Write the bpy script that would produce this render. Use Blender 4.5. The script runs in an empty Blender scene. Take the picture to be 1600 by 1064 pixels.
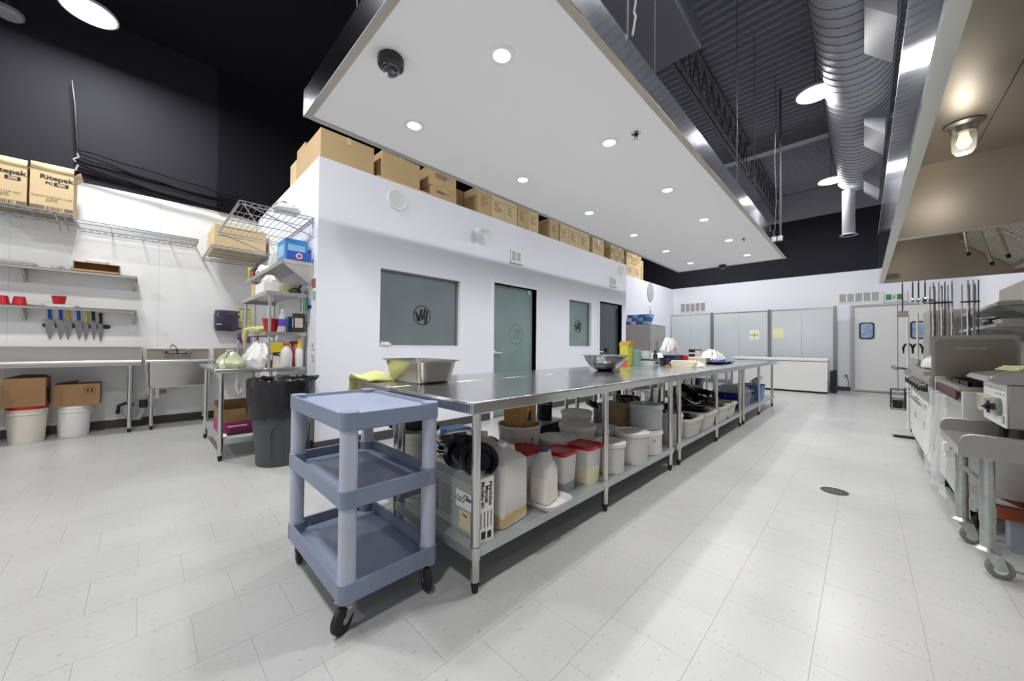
import bpy, math, random
from mathutils import Vector, Matrix
random.seed(7)
PI = math.pi
S = bpy.context.scene
COL = S.collection
# ---------------------------------------------------------------- camera
CAM_H = 1.113
yaw, pit, rol = math.radians(44.331), math.radians(0.8676), math.radians(0.565)
fw = Vector((-math.sin(yaw) * math.cos(pit), math.cos(yaw) * math.cos(pit), math.sin(pit)))
rt = Vector((math.cos(yaw), math.sin(yaw), 0))
up = rt.cross(fw)
r2 = rt * math.cos(rol) + up * math.sin(rol)
u2 = -rt * math.sin(rol) + up * math.cos(rol)
cd = bpy.data.cameras.new('camera')
cam = bpy.data.objects.new('camera', cd)
COL.objects.link(cam)
cam.matrix_world = Matrix(((r2.x, u2.x, -fw.x, 0), (r2.y, u2.y, -fw.y, 0), (r2.z, u2.z, -fw.z, CAM_H), (0, 0, 0, 1)))
cd.sensor_width = 36.0
cd.lens = 36.0 * 561.73 / 1600
cd.clip_start = 0.02
S.camera = cam
# ---------------------------------------------------------------- world, exposure
w = bpy.data.worlds.new('world')
S.world = w
w.use_nodes = True
w.node_tree.nodes['Background'].inputs[0].default_value = (0.8, 0.85, 1, 1)
w.node_tree.nodes['Background'].inputs[1].default_value = 0.3
S.view_settings.view_transform = 'Standard'
S.view_settings.look = 'None'
S.view_settings.exposure = -0.95
S.view_settings.gamma = 1.0
S.view_settings.use_curve_mapping = False
HIGHBAY_W = 160.0     # watts of each round high-bay lamp
DOWN_W = 21.0         # watts of each recessed downlight
LIGHT_COL = (1.0, 0.995, 0.99)
# ---------------------------------------------------------------- materials
MATS = {}
def srgb(c):
    return tuple((x / 12.92 if x <= 0.04045 else ((x + 0.055) / 1.055) ** 2.4) for x in [v / 255 for v in c])
def mat(name, rgb, rough=0.5, metal=0.0, var=0.0, scale=8.0, bump=0.0, bscale=60.0, stretch=(1, 1, 1), spec=0.5,
        trans=0.0, alpha=1.0, emit=None, estr=0.0, rvar=0.0, sub=0.0, coat=0.0, lin=False):
    if name in MATS: return MATS[name]
    m = bpy.data.materials.new(name)
    m.use_nodes = True
    nt = m.node_tree
    b = nt.nodes['Principled BSDF']
    c = rgb if lin else srgb(rgb)
    b.inputs['Base Color'].default_value = (*c, 1)
    b.inputs['Roughness'].default_value = rough
    b.inputs['Metallic'].default_value = metal
    b.inputs['Specular IOR Level'].default_value = spec
    b.inputs['Transmission Weight'].default_value = trans
    b.inputs['Alpha'].default_value = alpha
    b.inputs['Coat Weight'].default_value = coat
    if sub:
        b.inputs['Subsurface Weight'].default_value = sub
        b.inputs['Subsurface Radius'].default_value = (.02, .02, .02)
    if emit:
        b.inputs['Emission Color'].default_value = (*srgb(emit), 1)
        b.inputs['Emission Strength'].default_value = estr
    if var or bump or rvar:
        tc = nt.nodes.new('ShaderNodeTexCoord')
        mp = nt.nodes.new('ShaderNodeMapping')
        mp.inputs['Scale'].default_value = stretch
        nt.links.new(tc.outputs['Object'], mp.inputs['Vector'])
        n = nt.nodes.new('ShaderNodeTexNoise')
        n.inputs['Scale'].default_value = scale
        n.inputs['Detail'].default_value = 4
        nt.links.new(mp.outputs[0], n.inputs['Vector'])
        if var:
            r = nt.nodes.new('ShaderNodeValToRGB')
            r.color_ramp.elements[0].position = 0.3
            r.color_ramp.elements[1].position = 0.7
            r.color_ramp.elements[0].color = (*[max(0, x * (1 - var)) for x in c], 1)
            r.color_ramp.elements[1].color = (*[min(1, x * (1 + var)) for x in c], 1)
            nt.links.new(n.outputs['Fac'], r.inputs['Fac'])
            nt.links.new(r.outputs['Color'], b.inputs['Base Color'])
        if rvar:
            mr = nt.nodes.new('ShaderNodeMapRange')
            mr.inputs['To Min'].default_value = max(0, rough - rvar)
            mr.inputs['To Max'].default_value = rough + rvar
            nt.links.new(n.outputs['Fac'], mr.inputs['Value'])
            nt.links.new(mr.outputs[0], b.inputs['Roughness'])
        if bump:
            n2 = nt.nodes.new('ShaderNodeTexNoise')
            n2.inputs['Scale'].default_value = bscale
            nt.links.new(mp.outputs[0], n2.inputs['Vector'])
            bp = nt.nodes.new('ShaderNodeBump')
            bp.inputs['Strength'].default_value = bump
            bp.inputs['Distance'].default_value = 0.01
            nt.links.new(n2.outputs['Fac'], bp.inputs['Height'])
            nt.links.new(bp.outputs[0], b.inputs['Normal'])
    MATS[name] = m
    return m
STEEL = mat('brushed_steel', (196, 193, 188), 0.3, 1.0, var=.03, scale=3, rvar=.03, stretch=(1, 1, 4))
TOPST = mat('steel_worktop', (200, 200, 200), 0.2, 1.0, var=.05, scale=4, rvar=.06)
DULLST = mat('dull_warm_steel', (184, 175, 162), 0.42, .75, var=.07, scale=2.2, rvar=.06)
GREYST = mat('grey_steel', (168, 166, 160), 0.38, .85, var=.06, scale=3)
PIPE = mat('steel_tube', (205, 203, 198), 0.22, 1.0)
GALV = mat('galvanised_steel', (196, 202, 202), 0.42, 0.75, var=.08, scale=9)
CHROME = mat('polished_fascia', (222, 224, 230), 0.1, 1.0, bump=.12, bscale=4)
CHROM2 = mat('chrome', (215, 215, 218), 0.12, 1.0)
WIRE = mat('chrome_wire', (190, 192, 194), 0.25, 0.9)
WHITE = mat('white_paint', (235, 237, 245), 0.55, var=.012, scale=1.3)
FRP = mat('white_wall_board', (236, 237, 236), 0.38, var=.015, scale=1.5, bump=.03, bscale=120)
BLACKP = mat('black_wall_paint', (44, 44, 49), 0.75, var=.06, scale=.8, spec=.12)
DECK = mat('black_deck_paint', (128, 128, 136), 0.6, spec=.3)
DUCTM = mat('grey_duct_paint', (154, 154, 160), 0.6, var=.05, scale=2)
DARKST = mat('dark_joist_paint', (80, 80, 84), 0.5)
BASEB = mat('charcoal_baseboard', (70, 66, 63), 0.5)
BLACK = mat('black_plastic', (24, 24, 26), 0.4)
RUBBER = mat('black_rubber', (34, 34, 36), 0.7)
BAG = mat('black_bag', (22, 22, 25), 0.22, bump=1.0, bscale=10)
CARTON = mat('cardboard', (196, 168, 124), 0.75, var=.06, scale=3, bump=.04, bscale=90)
CARTON2 = mat('pale_cardboard', (214, 190, 148), 0.75, var=.05, scale=3)
CARTON3 = mat('brown_cardboard', (150, 116, 78), 0.8, var=.08, scale=3)
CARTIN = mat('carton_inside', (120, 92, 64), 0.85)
TAPE = mat('packing_tape', (206, 182, 140), 0.25)
INK = mat('black_ink', (38, 34, 32), 0.7)
INKG = mat('grey_ink', (120, 104, 84), 0.7)
WPLAST = mat('white_plastic', (232, 230, 224), 0.35, var=.02, scale=5)
CREAM = mat('cream_plastic', (220, 214, 200), 0.4, var=.03, scale=5)
FROST = mat('frosted_plastic', (234, 231, 224), 0.3, alpha=.86, var=.02, scale=6)
CLEARP = mat('clear_plastic', (225, 228, 228), 0.15, alpha=.38)
RED = mat('red_plastic', (186, 24, 34), 0.35)
BLUE = mat('blue_plastic', (30, 90, 190), 0.35)
NAVY = mat('navy_plastic', (36, 34, 120), 0.3)
YEL = mat('yellow_plastic', (226, 186, 42), 0.4)
LIME = mat('lime_cloth', (204, 206, 136), 0.9, var=.1, scale=40, bump=.6, bscale=160)
CARTG = mat('grey_cart_plastic', (128, 138, 160), 0.42, var=.06, scale=3, bump=.05, bscale=200)
CARTT = mat('grey_cart_tray', (142, 152, 176), 0.4, var=.06, scale=5)
TUBG = mat('pale_grey_tub', (206, 205, 194), 0.42, var=.04, scale=5)
DTUB = mat('dark_grey_tub', (66, 72, 72), 0.45)
BLACKM = mat('seasoned_pan', (38, 37, 37), 0.38, 0.5, var=.2, scale=20)
WOOD = mat('wood_handle', (176, 132, 88), 0.6, var=.15, scale=12)
RUST = mat('rusty_red', (134, 62, 38), 0.8, var=.25, scale=20)
AMBER = mat('amber_liquid', (204, 170, 118), 0.2)
PAPER = mat('white_paper', (240, 240, 236), 0.7)
YPAPER = mat('yellow_paper', (234, 232, 176), 0.7)
KRAFT = mat('kraft_bag', (188, 146, 88), 0.8, var=.1, scale=6, bump=.5, bscale=18)
EMIT = mat('lamp_disc', (255, 255, 255), 0.5, emit=(255, 253, 248), estr=18)
EMITB = mat('highbay_disc', (255, 255, 255), 0.5, emit=(255, 253, 248), estr=22)
WHITEM = mat('white_enamel', (236, 236, 234), 0.3)
VENTG = mat('vent_grey', (150, 150, 152), 0.6)
FILM = mat('plastic_film', (225, 228, 230), 0.15, alpha=.5, bump=.6, bscale=5)
# ---------------------------------------------------------------- mesh helpers
class MB:
    def __init__(s): s.v = []; s.f = []
    def add(s, vs, fs):
        o = len(s.v); s.v += [tuple(p) for p in vs]; s.f += [tuple(i + o for i in f) for f in fs]; return s
    def box(s, lo, hi, M=None):
        x0, y0, z0 = lo; x1, y1, z1 = hi
        vs = [Vector(p) for p in ((x0, y0, z0), (x1, y0, z0), (x1, y1, z0), (x0, y1, z0), (x0, y0, z1), (x1, y0, z1), (x1, y1, z1), (x0, y1, z1))]
        if M: vs = [M @ p for p in vs]
        return s.add(vs, [(0, 3, 2, 1), (4, 5, 6, 7), (0, 1, 5, 4), (1, 2, 6, 5), (2, 3, 7, 6), (3, 0, 4, 7)])
    def cyl(s, p0, p1, r0, r1=None, n=12, cap=True):
        p0 = Vector(p0); p1 = Vector(p1); r1 = r0 if r1 is None else r1
        d = (p1 - p0).normalized(); a = d.orthogonal().normalized(); b = d.cross(a)
        vs = []
        for p, r in ((p0, r0), (p1, r1)):
            vs += [p + (a * math.cos(2 * PI * i / n) + b * math.sin(2 * PI * i / n)) * r for i in range(n)]
        fs = [(i, (i + 1) % n, n + (i + 1) % n, n + i) for i in range(n)]
        if cap: fs += [tuple(range(n))[::-1], tuple(range(n, 2 * n))]
        return s.add(vs, fs)
    def tube(s, pts, r, n=6, closed=False):
        pts = [Vector(p) for p in pts]; k = len(pts); vs = []; a = None
        for i, p in enumerate(pts):
            if closed: d = pts[(i + 1) % k] - pts[i - 1]
            else: d = pts[min(i + 1, k - 1)] - pts[max(i - 1, 0)]
            d.normalize()
            if a is None: a = d.orthogonal().normalized()
            else: a = (a - d * a.dot(d)).normalized()
            b = d.cross(a)
            rr = r[i] if isinstance(r, (list, tuple)) else r
            vs += [p + (a * math.cos(2 * PI * j / n) + b * math.sin(2 * PI * j / n)) * rr for j in range(n)]
        fs = []
        for i in range(k if closed else k - 1):
            o = i * n; q = ((i + 1) % k) * n
            fs += [(o + j, o + (j + 1) % n, q + (j + 1) % n, q + j) for j in range(n)]
        if not closed: fs += [tuple(range(n))[::-1], tuple(range((k - 1) * n, k * n))]
        return s.add(vs, fs)
    def lathe(s, prof, c=(0, 0, 0), n=20, cap0=True, cap1=True, M=None):
        vs = []
        for r, z in prof:
            vs += [Vector((r * math.cos(2 * PI * i / n), r * math.sin(2 * PI * i / n), z)) for i in range(n)]
        if M: vs = [M @ p for p in vs]
        vs = [p + Vector(c) for p in vs]
        fs = []
        for k in range(len(prof) - 1):
            o = k * n
            fs += [(o + i, o + (i + 1) % n, o + n + (i + 1) % n, o + n + i) for i in range(n)]
        if cap0: fs.append(tuple(range(n))[::-1])
        if cap1: fs.append(tuple(range((len(prof) - 1) * n, len(prof) * n)))
        return s.add(vs, fs)
    def loft(s, secs, c=(0, 0, 0), n=5, cap0=True, cap1=True, M=None):
        # secs: (z, w, d, r [, ox, oy]) rounded rectangles, stacked
        vs = []; L = 4 * n
        for q in secs:
            z, w_, d_, r = q[:4]; ox, oy = (q[4], q[5]) if len(q) > 4 else (0, 0)
            r = min(r, w_ / 2 - 1e-4, d_ / 2 - 1e-4)
            for k, (sx, sy) in enumerate(((1, 1), (-1, 1), (-1, -1), (1, -1))):
                for i in range(n):
                    a = k * PI / 2 + (PI / 2) * i / (n - 1)
                    vs.append(Vector((ox + sx * (w_ / 2 - r) + r * math.cos(a), oy + sy * (d_ / 2 - r) + r * math.sin(a), z)))
        if M: vs = [M @ p for p in vs]
        vs = [p + Vector(c) for p in vs]
        fs = []
        for k in range(len(secs) - 1):
            o = k * L
            fs += [(o + i, o + (i + 1) % L, o + L + (i + 1) % L, o + L + i) for i in range(L)]
        if cap0: fs.append(tuple(range(L))[::-1])
        if cap1: fs.append(tuple(range((len(secs) - 1) * L, len(secs) * L)))
        return s.add(vs, fs)
    def prism(s, poly, ax, lo, hi):
        # poly: 2D points in the two remaining axes (ascending order), extruded along axis ax
        k = len(poly)
        def P(a, b, t):
            return {0: (t, a, b), 1: (a, t, b), 2: (a, b, t)}[ax]
        vs = [P(a, b, lo) for a, b in poly] + [P(a, b, hi) for a, b in poly]
        fs = [(i, (i + 1) % k, k + (i + 1) % k, k + i) for i in range(k)] + [tuple(range(k))[::-1], tuple(range(k, 2 * k))]
        return s.add(vs, fs)
    def xf(s, M, start=0):
        s.v = s.v[:start] + [tuple(M @ Vector(p)) for p in s.v[start:]]; return s
    def mesh(s, name, m, smooth=35, fix=True):
        me = bpy.data.meshes.new(name); me.from_pydata(s.v, [], s.f)
        if fix:
            import bmesh
            bm = bmesh.new(); bm.from_mesh(me); bmesh.ops.recalc_face_normals(bm, faces=bm.faces); bm.to_mesh(me); bm.free()
        if smooth:
            me.polygons.foreach_set('use_smooth', [True] * len(me.polygons)); me.set_sharp_from_angle(angle=math.radians(smooth))
        me.materials.append(m); me.update(); return me
    def build(s, name, m, parent=None, loc=None, bev=0, smooth=35, fix=True, solid=0, label=None):
        o = bpy.data.objects.new(name, s.mesh(name, m, smooth, fix)); COL.objects.link(o)
        if parent: o.parent = parent
        if loc: o.location = loc
        if solid:
            md = o.modifiers.new('solidify', 'SOLIDIFY'); md.thickness = solid; md.offset = -1
        if bev:
            md = o.modifiers.new('bevel', 'BEVEL'); md.width = bev; md.segments = 2; md.limit_method = 'ANGLE'
        if label: o['label'] = label
        return o
def tag(o, label, cat, group=None, kind=None):
    o['label'] = label
    if cat: o['category'] = cat
    if group: o['group'] = group
    if kind: o['kind'] = kind
    return o
def T(name, label, cat, loc=(0, 0, 0), rz=0, group=None):
    o = bpy.data.objects.new(name, None); COL.objects.link(o)
    o.empty_display_size = .05; o.location = loc; o.rotation_euler = (0, 0, rz)
    return tag(o, label, cat, group)
def struct(o):
    o['kind'] = 'structure'; return o
def dup(root, loc, rz=None, label=None, group=None):
    r = root.copy(); COL.objects.link(r); r.location = loc
    if rz is not None: r.rotation_euler = (0, 0, rz)
    if label: r['label'] = label
    if group: r['group'] = group
    for ch in list(root.children):
        c = ch.copy(); COL.objects.link(c); c.parent = r
        for g in ch.children:
            d = g.copy(); COL.objects.link(d); d.parent = c
    return r
def share(name, me, parent, loc, rz=0):
    o = bpy.data.objects.new(name, me); COL.objects.link(o); o.parent = parent; o.location = loc; o.rotation_euler = (0, 0, rz); return o
def B(lo, hi): return MB().box(lo, hi)
def Rz(a): return Matrix.Rotation(a, 4, 'Z')
def Rx(a): return Matrix.Rotation(a, 4, 'X')
def Ry(a): return Matrix.Rotation(a, 4, 'Y')
def Tr(x, y, z): return Matrix.Translation((x, y, z))
# frames for writing: +X = reading direction, +Y = up, +Z = towards the reader
FACE_PX = Matrix(((0, 0, 1, 0), (1, 0, 0, 0), (0, 1, 0, 0), (0, 0, 0, 1)))      # on a face looking to +x
FACE_MY = Matrix(((1, 0, 0, 0), (0, 0, -1, 0), (0, 1, 0, 0), (0, 0, 0, 1)))     # on a face looking to -y
FACE_MX = Matrix(((0, 0, -1, 0), (-1, 0, 0, 0), (0, 1, 0, 0), (0, 0, 0, 1)))    # on a face looking to -x
def text(s, size, m, parent, loc, face, rot=0, sx=1.0, name='lettering', bold=0):
    cu = bpy.data.curves.new('t', 'FONT'); cu.body = s; cu.size = size; cu.align_x = 'CENTER'; cu.align_y = 'CENTER'
    cu.extrude = 0.0004; cu.offset = bold; cu.resolution_u = 2; cu.space_line = .85
    to = bpy.data.objects.new('t', cu); COL.objects.link(to)
    me = bpy.data.meshes.new_from_object(to.evaluated_get(bpy.context.evaluated_depsgraph_get()))
    bpy.data.objects.remove(to); bpy.data.curves.remove(cu)
    me.transform(Tr(*loc) @ face @ Matrix.Rotation(rot, 4, 'Z') @ Matrix.Diagonal((sx, 1, 1, 1)))
    me.materials.clear(); me.materials.append(m)
    o = bpy.data.objects.new(name, me); COL.objects.link(o); o.parent = parent; return o
# ================================================================ SETTING
XL, XR, Y0, YF, ZC = -6.97, 1.45, -5.0, 13.2, 5.55
OX, OY, OZ = -4.034, 1.24, 3.07          # office front plane, end plane, top
def tile_material():
    m = bpy.data.materials.new('vinyl_tile'); m.use_nodes = True; nt = m.node_tree; b = nt.nodes['Principled BSDF']
    ge = nt.nodes.new('ShaderNodeNewGeometry')
    n1 = nt.nodes.new('ShaderNodeTexNoise'); n1.inputs['Scale'].default_value = 1.2; n1.inputs['Detail'].default_value = 5
    n2 = nt.nodes.new('ShaderNodeTexNoise'); n2.inputs['Scale'].default_value = 75; n2.inputs['Detail'].default_value = 2
    mp = nt.nodes.new('ShaderNodeMapping'); mp.inputs['Scale'].default_value = (1, .45, 1)
    nt.links.new(ge.outputs['Position'], n1.inputs['Vector']); nt.links.new(ge.outputs['Position'], mp.inputs['Vector'])
    nt.links.new(mp.outputs[0], n2.inputs['Vector'])
    r1 = nt.nodes.new('ShaderNodeValToRGB'); r1.color_ramp.elements[0].position = .3; r1.color_ramp.elements[1].position = .75
    r1.color_ramp.elements[0].color = (*srgb((171, 171, 170)), 1); r1.color_ramp.elements[1].color = (*srgb((189, 189, 188)), 1)
    r2_ = nt.nodes.new('ShaderNodeValToRGB')
    e = r2_.color_ramp.elements; e[0].position = .26; e[0].color = (.70, .69, .67, 1); e[1].position = .36; e[1].color = (1, 1, 1, 1)
    k = e.new(.66); k.color = (1, 1, 1, 1); k = e.new(.74); k.color = (1.1, 1.1, 1.1, 1)
    mx = nt.nodes.new('ShaderNodeMix'); mx.data_type = 'RGBA'; mx.blend_type = 'MULTIPLY'; mx.inputs['Factor'].default_value = 1
    nt.links.new(n1.outputs['Fac'], r1.inputs[0]); nt.links.new(n2.outputs['Fac'], r2_.inputs[0])
    nt.links.new(r1.outputs[0], mx.inputs['A']); nt.links.new(r2_.outputs[0], mx.inputs['B'])
    nt.links.new(mx.outputs['Result'], b.inputs['Base Color'])
    b.inputs['Roughness'].default_value = .3
    return m
TILE = tile_material()
floor = struct(B((XL, Y0, -.1), (XR, YF, -.0022)).build('floor', mat('tile_joint', (152, 151, 149), .8)))
floor['label'] = 'pale grey speckled vinyl tile floor laid in staggered rows'
ts, gap = .3045, .0005
tiles = []
i0 = int((XL + .137) / ts) - 1
for i in range(i0, i0 + 31):
    xa = -.137 + i * ts
    if xa > XR: break
    off = 1.826 if i % 2 else 1.675
    j = int((Y0 - off) / ts) - 1
    while off + j * ts < YF:
        a, b_ = max(xa, XL), min(xa + ts, XR); c, d_ = max(off + j * ts, Y0), min(off + (j + 1) * ts, YF)
        if b_ - a > .02 and d_ - c > .02: tiles.append((a, b_, c, d_))
        j += 1
def in_view(x, y):
    d = Vector((x, y, -CAM_H)); z = d.dot(fw)
    if z < .25: return 0
    u, v = d.dot(r2) / z * 561.73 + 800, 532 - d.dot(u2) / z * 561.73
    return 1 / d.length if -40 < u < 1640 and v < 1100 else 0
full = [t for t in tiles if t[1] - t[0] > ts - .001 and t[3] - t[2] > ts - .001]
full.sort(key=lambda t: -in_view((t[0] + t[1]) / 2, (t[2] + t[3]) / 2))
near = set(full[:300])
tme = B((-ts / 2 + gap, -ts / 2 + gap, -.003), (ts / 2 - gap, ts / 2 - gap, 0)).mesh('tile', TILE, smooth=0)
for t in near: share('tile', tme, floor, ((t[0] + t[1]) / 2, (t[2] + t[3]) / 2, 0))
rest = MB()
for t in tiles:
    if t not in near: rest.box((t[0] + gap, t[2] + gap, -.003), (t[1] - gap, t[3] - gap, 0))
ro = rest.build('tiles', TILE, floor, smooth=0, fix=False); ro['kind'] = 'stuff'; ro['label'] = 'pale grey vinyl tiles far off and along the walls'
# ---- walls
def holes_wall(x0, x1, y0, y1, z0, z1, holes):
    mb = MB(); ys = sorted({y0, y1, *[h[0] for h in holes], *[h[1] for h in holes]})
    for a, b in zip(ys, ys[1:]):
        hs = [h for h in holes if h[0] <= a and h[1] >= b]
        if not hs: mb.box((x0, a, z0), (x1, b, z1))
        else:
            h = hs[0]
            if h[2] > z0: mb.box((x0, a, z0), (x1, b, h[2]))
            if h[3] < z1: mb.box((x0, a, h[3]), (x1, b, z1))
    return mb
WT = 3.10
wl = struct(B((XL - .15, Y0, 0), (XL, YF, ZC)).build('wall_left', BLACKP))
wl['label'] = 'long left wall, white boards below and black paint above'
ye = [-5.0, -4.75, -3.53, -2.31, -1.09, .13, 1.235]
for a, b in zip(ye, ye[1:]):
    B((XL, a + .0006, 0), (XL + .008, b - .0006, WT)).build('wall_board', FRP, wl)
B((XL, .73, WT + .002), (XL + .05, 8.0, ZC)).build('upper_panel', mat('black_upper_panel', (27, 27, 32), .75, spec=.12), wl)
wf = struct(B((XL, YF, 0), (XR, YF + .15, 3.2)).build('wall_far', WHITE)); wf['label'] = 'white far wall below the black band'
B((XL, YF + .001, 3.2), (XR, YF + .15, ZC)).build('upper_band', BLACKP, wf)
wr = struct(B((XR, Y0, 0), (XR + .15, YF, ZC)).build('wall_right', WHITE)); wr['label'] = 'white right wall behind the cooking line'
B((XR - .012, -2, .85), (XR, 8.8, 2.0)).build('steel_sheet', DULLST, wr)
wb = struct(B((XL, Y0 - .15, 0), (XR, Y0, 3.1)).build('wall_back', WHITE)); wb['label'] = 'white wall behind the camera'
B((XL, Y0 - .15, 3.1), (XR, Y0, ZC)).build('upper_band', BLACKP, wb)
# office box
W1 = (1.92, 3.085, 1.095, 2.012); D1 = (3.72, 4.72, 0, 2.08); W2 = (5.70, 6.48, 1.11, 2.02); D2 = (6.79, 7.78, 0, 2.09)
wo = struct(holes_wall(OX - .12, OX, OY, 8.0, 0, OZ, [W1, D1, W2, D2]).build('wall_office_front', WHITE, smooth=0))
wo['label'] = 'long white office wall with two frosted windows and two glass doors'
struct(B((XL + .01, OY, 0), (OX - .12, OY + .12, OZ)).build('wall_office_end', WHITE))['label'] = 'white end wall of the office block beside the shelves'
struct(B((-4.83, 7.88, 0), (OX - .12, 8.0, OZ)).build('wall_office_return', WHITE))['label'] = 'short return of the office wall'
struct(B((-4.95, 8.0, 0), (-4.83, YF, 3.17)).build('wall_store', WHITE))['label'] = 'white set-back wall behind the steel fridge'
struct(B((XL + .01, OY + .12, OZ - .1), (OX - .12, 7.88, OZ - .002)).build('ceiling_office', WHITE))['label'] = 'flat roof of the office block carrying cartons'
struct(B((XL + .01, 8.0, 3.07), (-4.95, YF, 3.168)).build('ceiling_store', WHITE))['label'] = 'flat roof of the store room carrying small cartons'
# baseboards
def basebd(nm, lo, hi, lab): o = struct(B(lo, hi).build(nm, BASEB, bev=.003)); o['label'] = lab
BH = .105
basebd('baseboard_left', (XL + .0085, Y0, 0), (XL + .02, OY - .001, BH), 'charcoal rubber baseboard of the left wall')
basebd('baseboard_office_end', (XL + .021, OY - .012, 0), (OX + .012, OY - .0005, BH), 'charcoal baseboard at the office end wall')
yy = OY
for k, (a, b) in enumerate(((OY, 3.66), (4.78, 6.73), (7.84, 8.0))):
    basebd('baseboard_office_front_%d' % (k + 1), (OX + .0005, a, 0), (OX + .012, b, BH), ['charcoal baseboard under the large frosted window', 'charcoal baseboard between the two glass doors', 'short charcoal baseboard past the far glass door'][k])
basebd('baseboard_far', (-.5, YF - .012, 0), (-.24, YF - .0005, BH), 'short charcoal baseboard on the far wall beside the double door')
# ---- ceiling: corrugated deck
pr = []
y = Y0
while y < YF:
    pr += [(y, ZC), (y + .045, ZC), (y + .075, ZC + .045), (y + .12, ZC + .045)]
    y += .15
pr = [p for p in pr if p[0] <= YF] + [(YF, ZC)]
mb = MB(); k = len(pr)
mb.add([(XL, a, b) for a, b in pr] + [(XR, a, b) for a, b in pr], [(i, i + 1, k + i + 1, k + i) for i in range(k - 1)])
ceil = struct(mb.build('ceiling', DECK, smooth=0, fix=False)); ceil['label'] = 'black corrugated metal roof deck with open joists'
sl = B((XL, Y0, ZC + .06), (XR, YF, ZC + .12)).build('deck_backing', DECK, ceil)
for xj in (-1.78, .75):
    for ya, yb in ((Y0, 9.05), (9.35, YF)):
        mb = MB(); mb.box((xj - .05, ya, ZC - .06), (xj + .05, yb, ZC - .001))
        jo = mb.build('joist', DARKST, ceil)
        for s in (-1, 1): B((xj + s * .018, ya, 4.9), (xj + s * .055, yb, 4.94)).build('bottom_chord', DARKST, jo)
        n = int((yb - ya) / .38); mb = MB()
        for q in range(n):
            a = ya + (yb - ya) * q / n; c = ya + (yb - ya) * (q + 1) / n; md = (a + c) / 2
            mb.cyl((xj, a, 4.92), (xj, md, ZC - .03), .012, n=5); mb.cyl((xj, md, ZC - .03), (xj, c, 4.92), .012, n=5)
        mb.build('web', DARKST, jo)
for yb in (9.2, 2.0, -3):
    mb = MB(); mb.box((-3.2, yb - .1, 5.26), (XR, yb + .1, 5.28)); mb.box((-3.2, yb - .006, 5.28), (XR, yb + .006, ZC - .02)); mb.box((-3.2, yb - .1, ZC - .02), (XR, yb + .1, ZC - .0005))
    mb.build('beam', DUCTM, ceil)
B((XL, 12.95, 4.85), (XR, 13.19, ZC - .001)).build('edge_beam', DUCTM, ceil)
B((XL, Y0, ZC - .3), (-3.25, YF, ZC - .002)).build('unlit_deck_cover', MATS['black_upper_panel'], ceil)  # added black board, stands in for the unlit left part of the deck
# ---- windows and doors of the office
GLASS = mat('frosted_glass', (118, 128, 130), .22, var=.10, scale=1.6, rvar=.06, coat=.35)
GLASS2 = mat('frosted_glass_green', (124, 146, 143), .22, var=.10, scale=1.6, coat=.35)
GLASSD = mat('dark_frosted_glass', (58, 68, 76), .22, var=.1, scale=1.6, coat=.35)
def ring(mb, c, r0, r1, n=32):
    vs = []
    for r in (r0, r1): vs += [(c[0], c[1] + r * math.cos(2 * PI * i / n), c[2] + r * math.sin(2 * PI * i / n)) for i in range(n)]
    mb.add(vs, [(i, (i + 1) % n, n + (i + 1) % n, n + i) for i in range(n)])
def logo(parent, x, y, z, r, m):
    mb = MB(); ring(mb, (x, y, z), r * .9, r)
    def bar(ya, za, yb, zb, wd):
        mb.add([(x, y + ya * r, z + za * r), (x, y + (ya + wd) * r, z + za * r), (x, y + (yb + wd) * r, z + zb * r), (x, y + yb * r, z + zb * r)], [(0, 1, 2, 3)])
    bar(-.56, -.60, -.84, .30, .30); bar(-.50, -.60, -.20, .60, .26)
    bar(-.06, -.40, -.24, .60, .10); bar(-.10, -.46, .22, .70, .24)
    bar(.24, -.60, .18, .70, .10); bar(.22, -.90, .46, .52, .28)
    mb.build('emblem', m, parent, smooth=0)
def window(nm, h, lab, gm, lz):
    y0, y1, z0, z1 = h; x = OX - .075
    g = struct(B((x - .012, y0, z0), (x, y1, z1)).build(nm, gm)); g['label'] = lab
    mb = MB()
    mb.box((x, y0, z0), (x + .02, y0 + .012, z1)); mb.box((x, y1 - .03, z0), (x + .02, y1, z1)); mb.box((x, y0, z1 - .018), (x + .02, y1, z1)); mb.box((x, y0, z0), (x + .02, y1, z0 + .014))
    mb.build('window_frame', mat('grey_window_channel', (128, 134, 136), .4, .6), g)
    B((x + .021, y0, z0 - .001), (OX + .004, y1, z0 + .012)).build('window_sill', WHITE, g)
    logo(g, x + .0012, y0 + (y1 - y0) * .52, lz, .13, INK); return g
w1 = window('window_1', W1, 'large frosted office window with a round black emblem', GLASS, 1.50)
mb = MB(); mb.box((OX - .02, 1.935, 1.108), (OX + .02, 2.05, 1.135)); mb.cyl((OX, 1.95, 1.135), (OX, 1.95, 1.15), .012, n=8); mb.box((OX - .01, 1.97, 1.135), (OX + .012, 2.03, 1.147))
mb.build('window_latch', WPLAST, w1)
window('window_2', W2, 'small frosted office window beside the dark glass door', GLASS2, 1.52)
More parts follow.
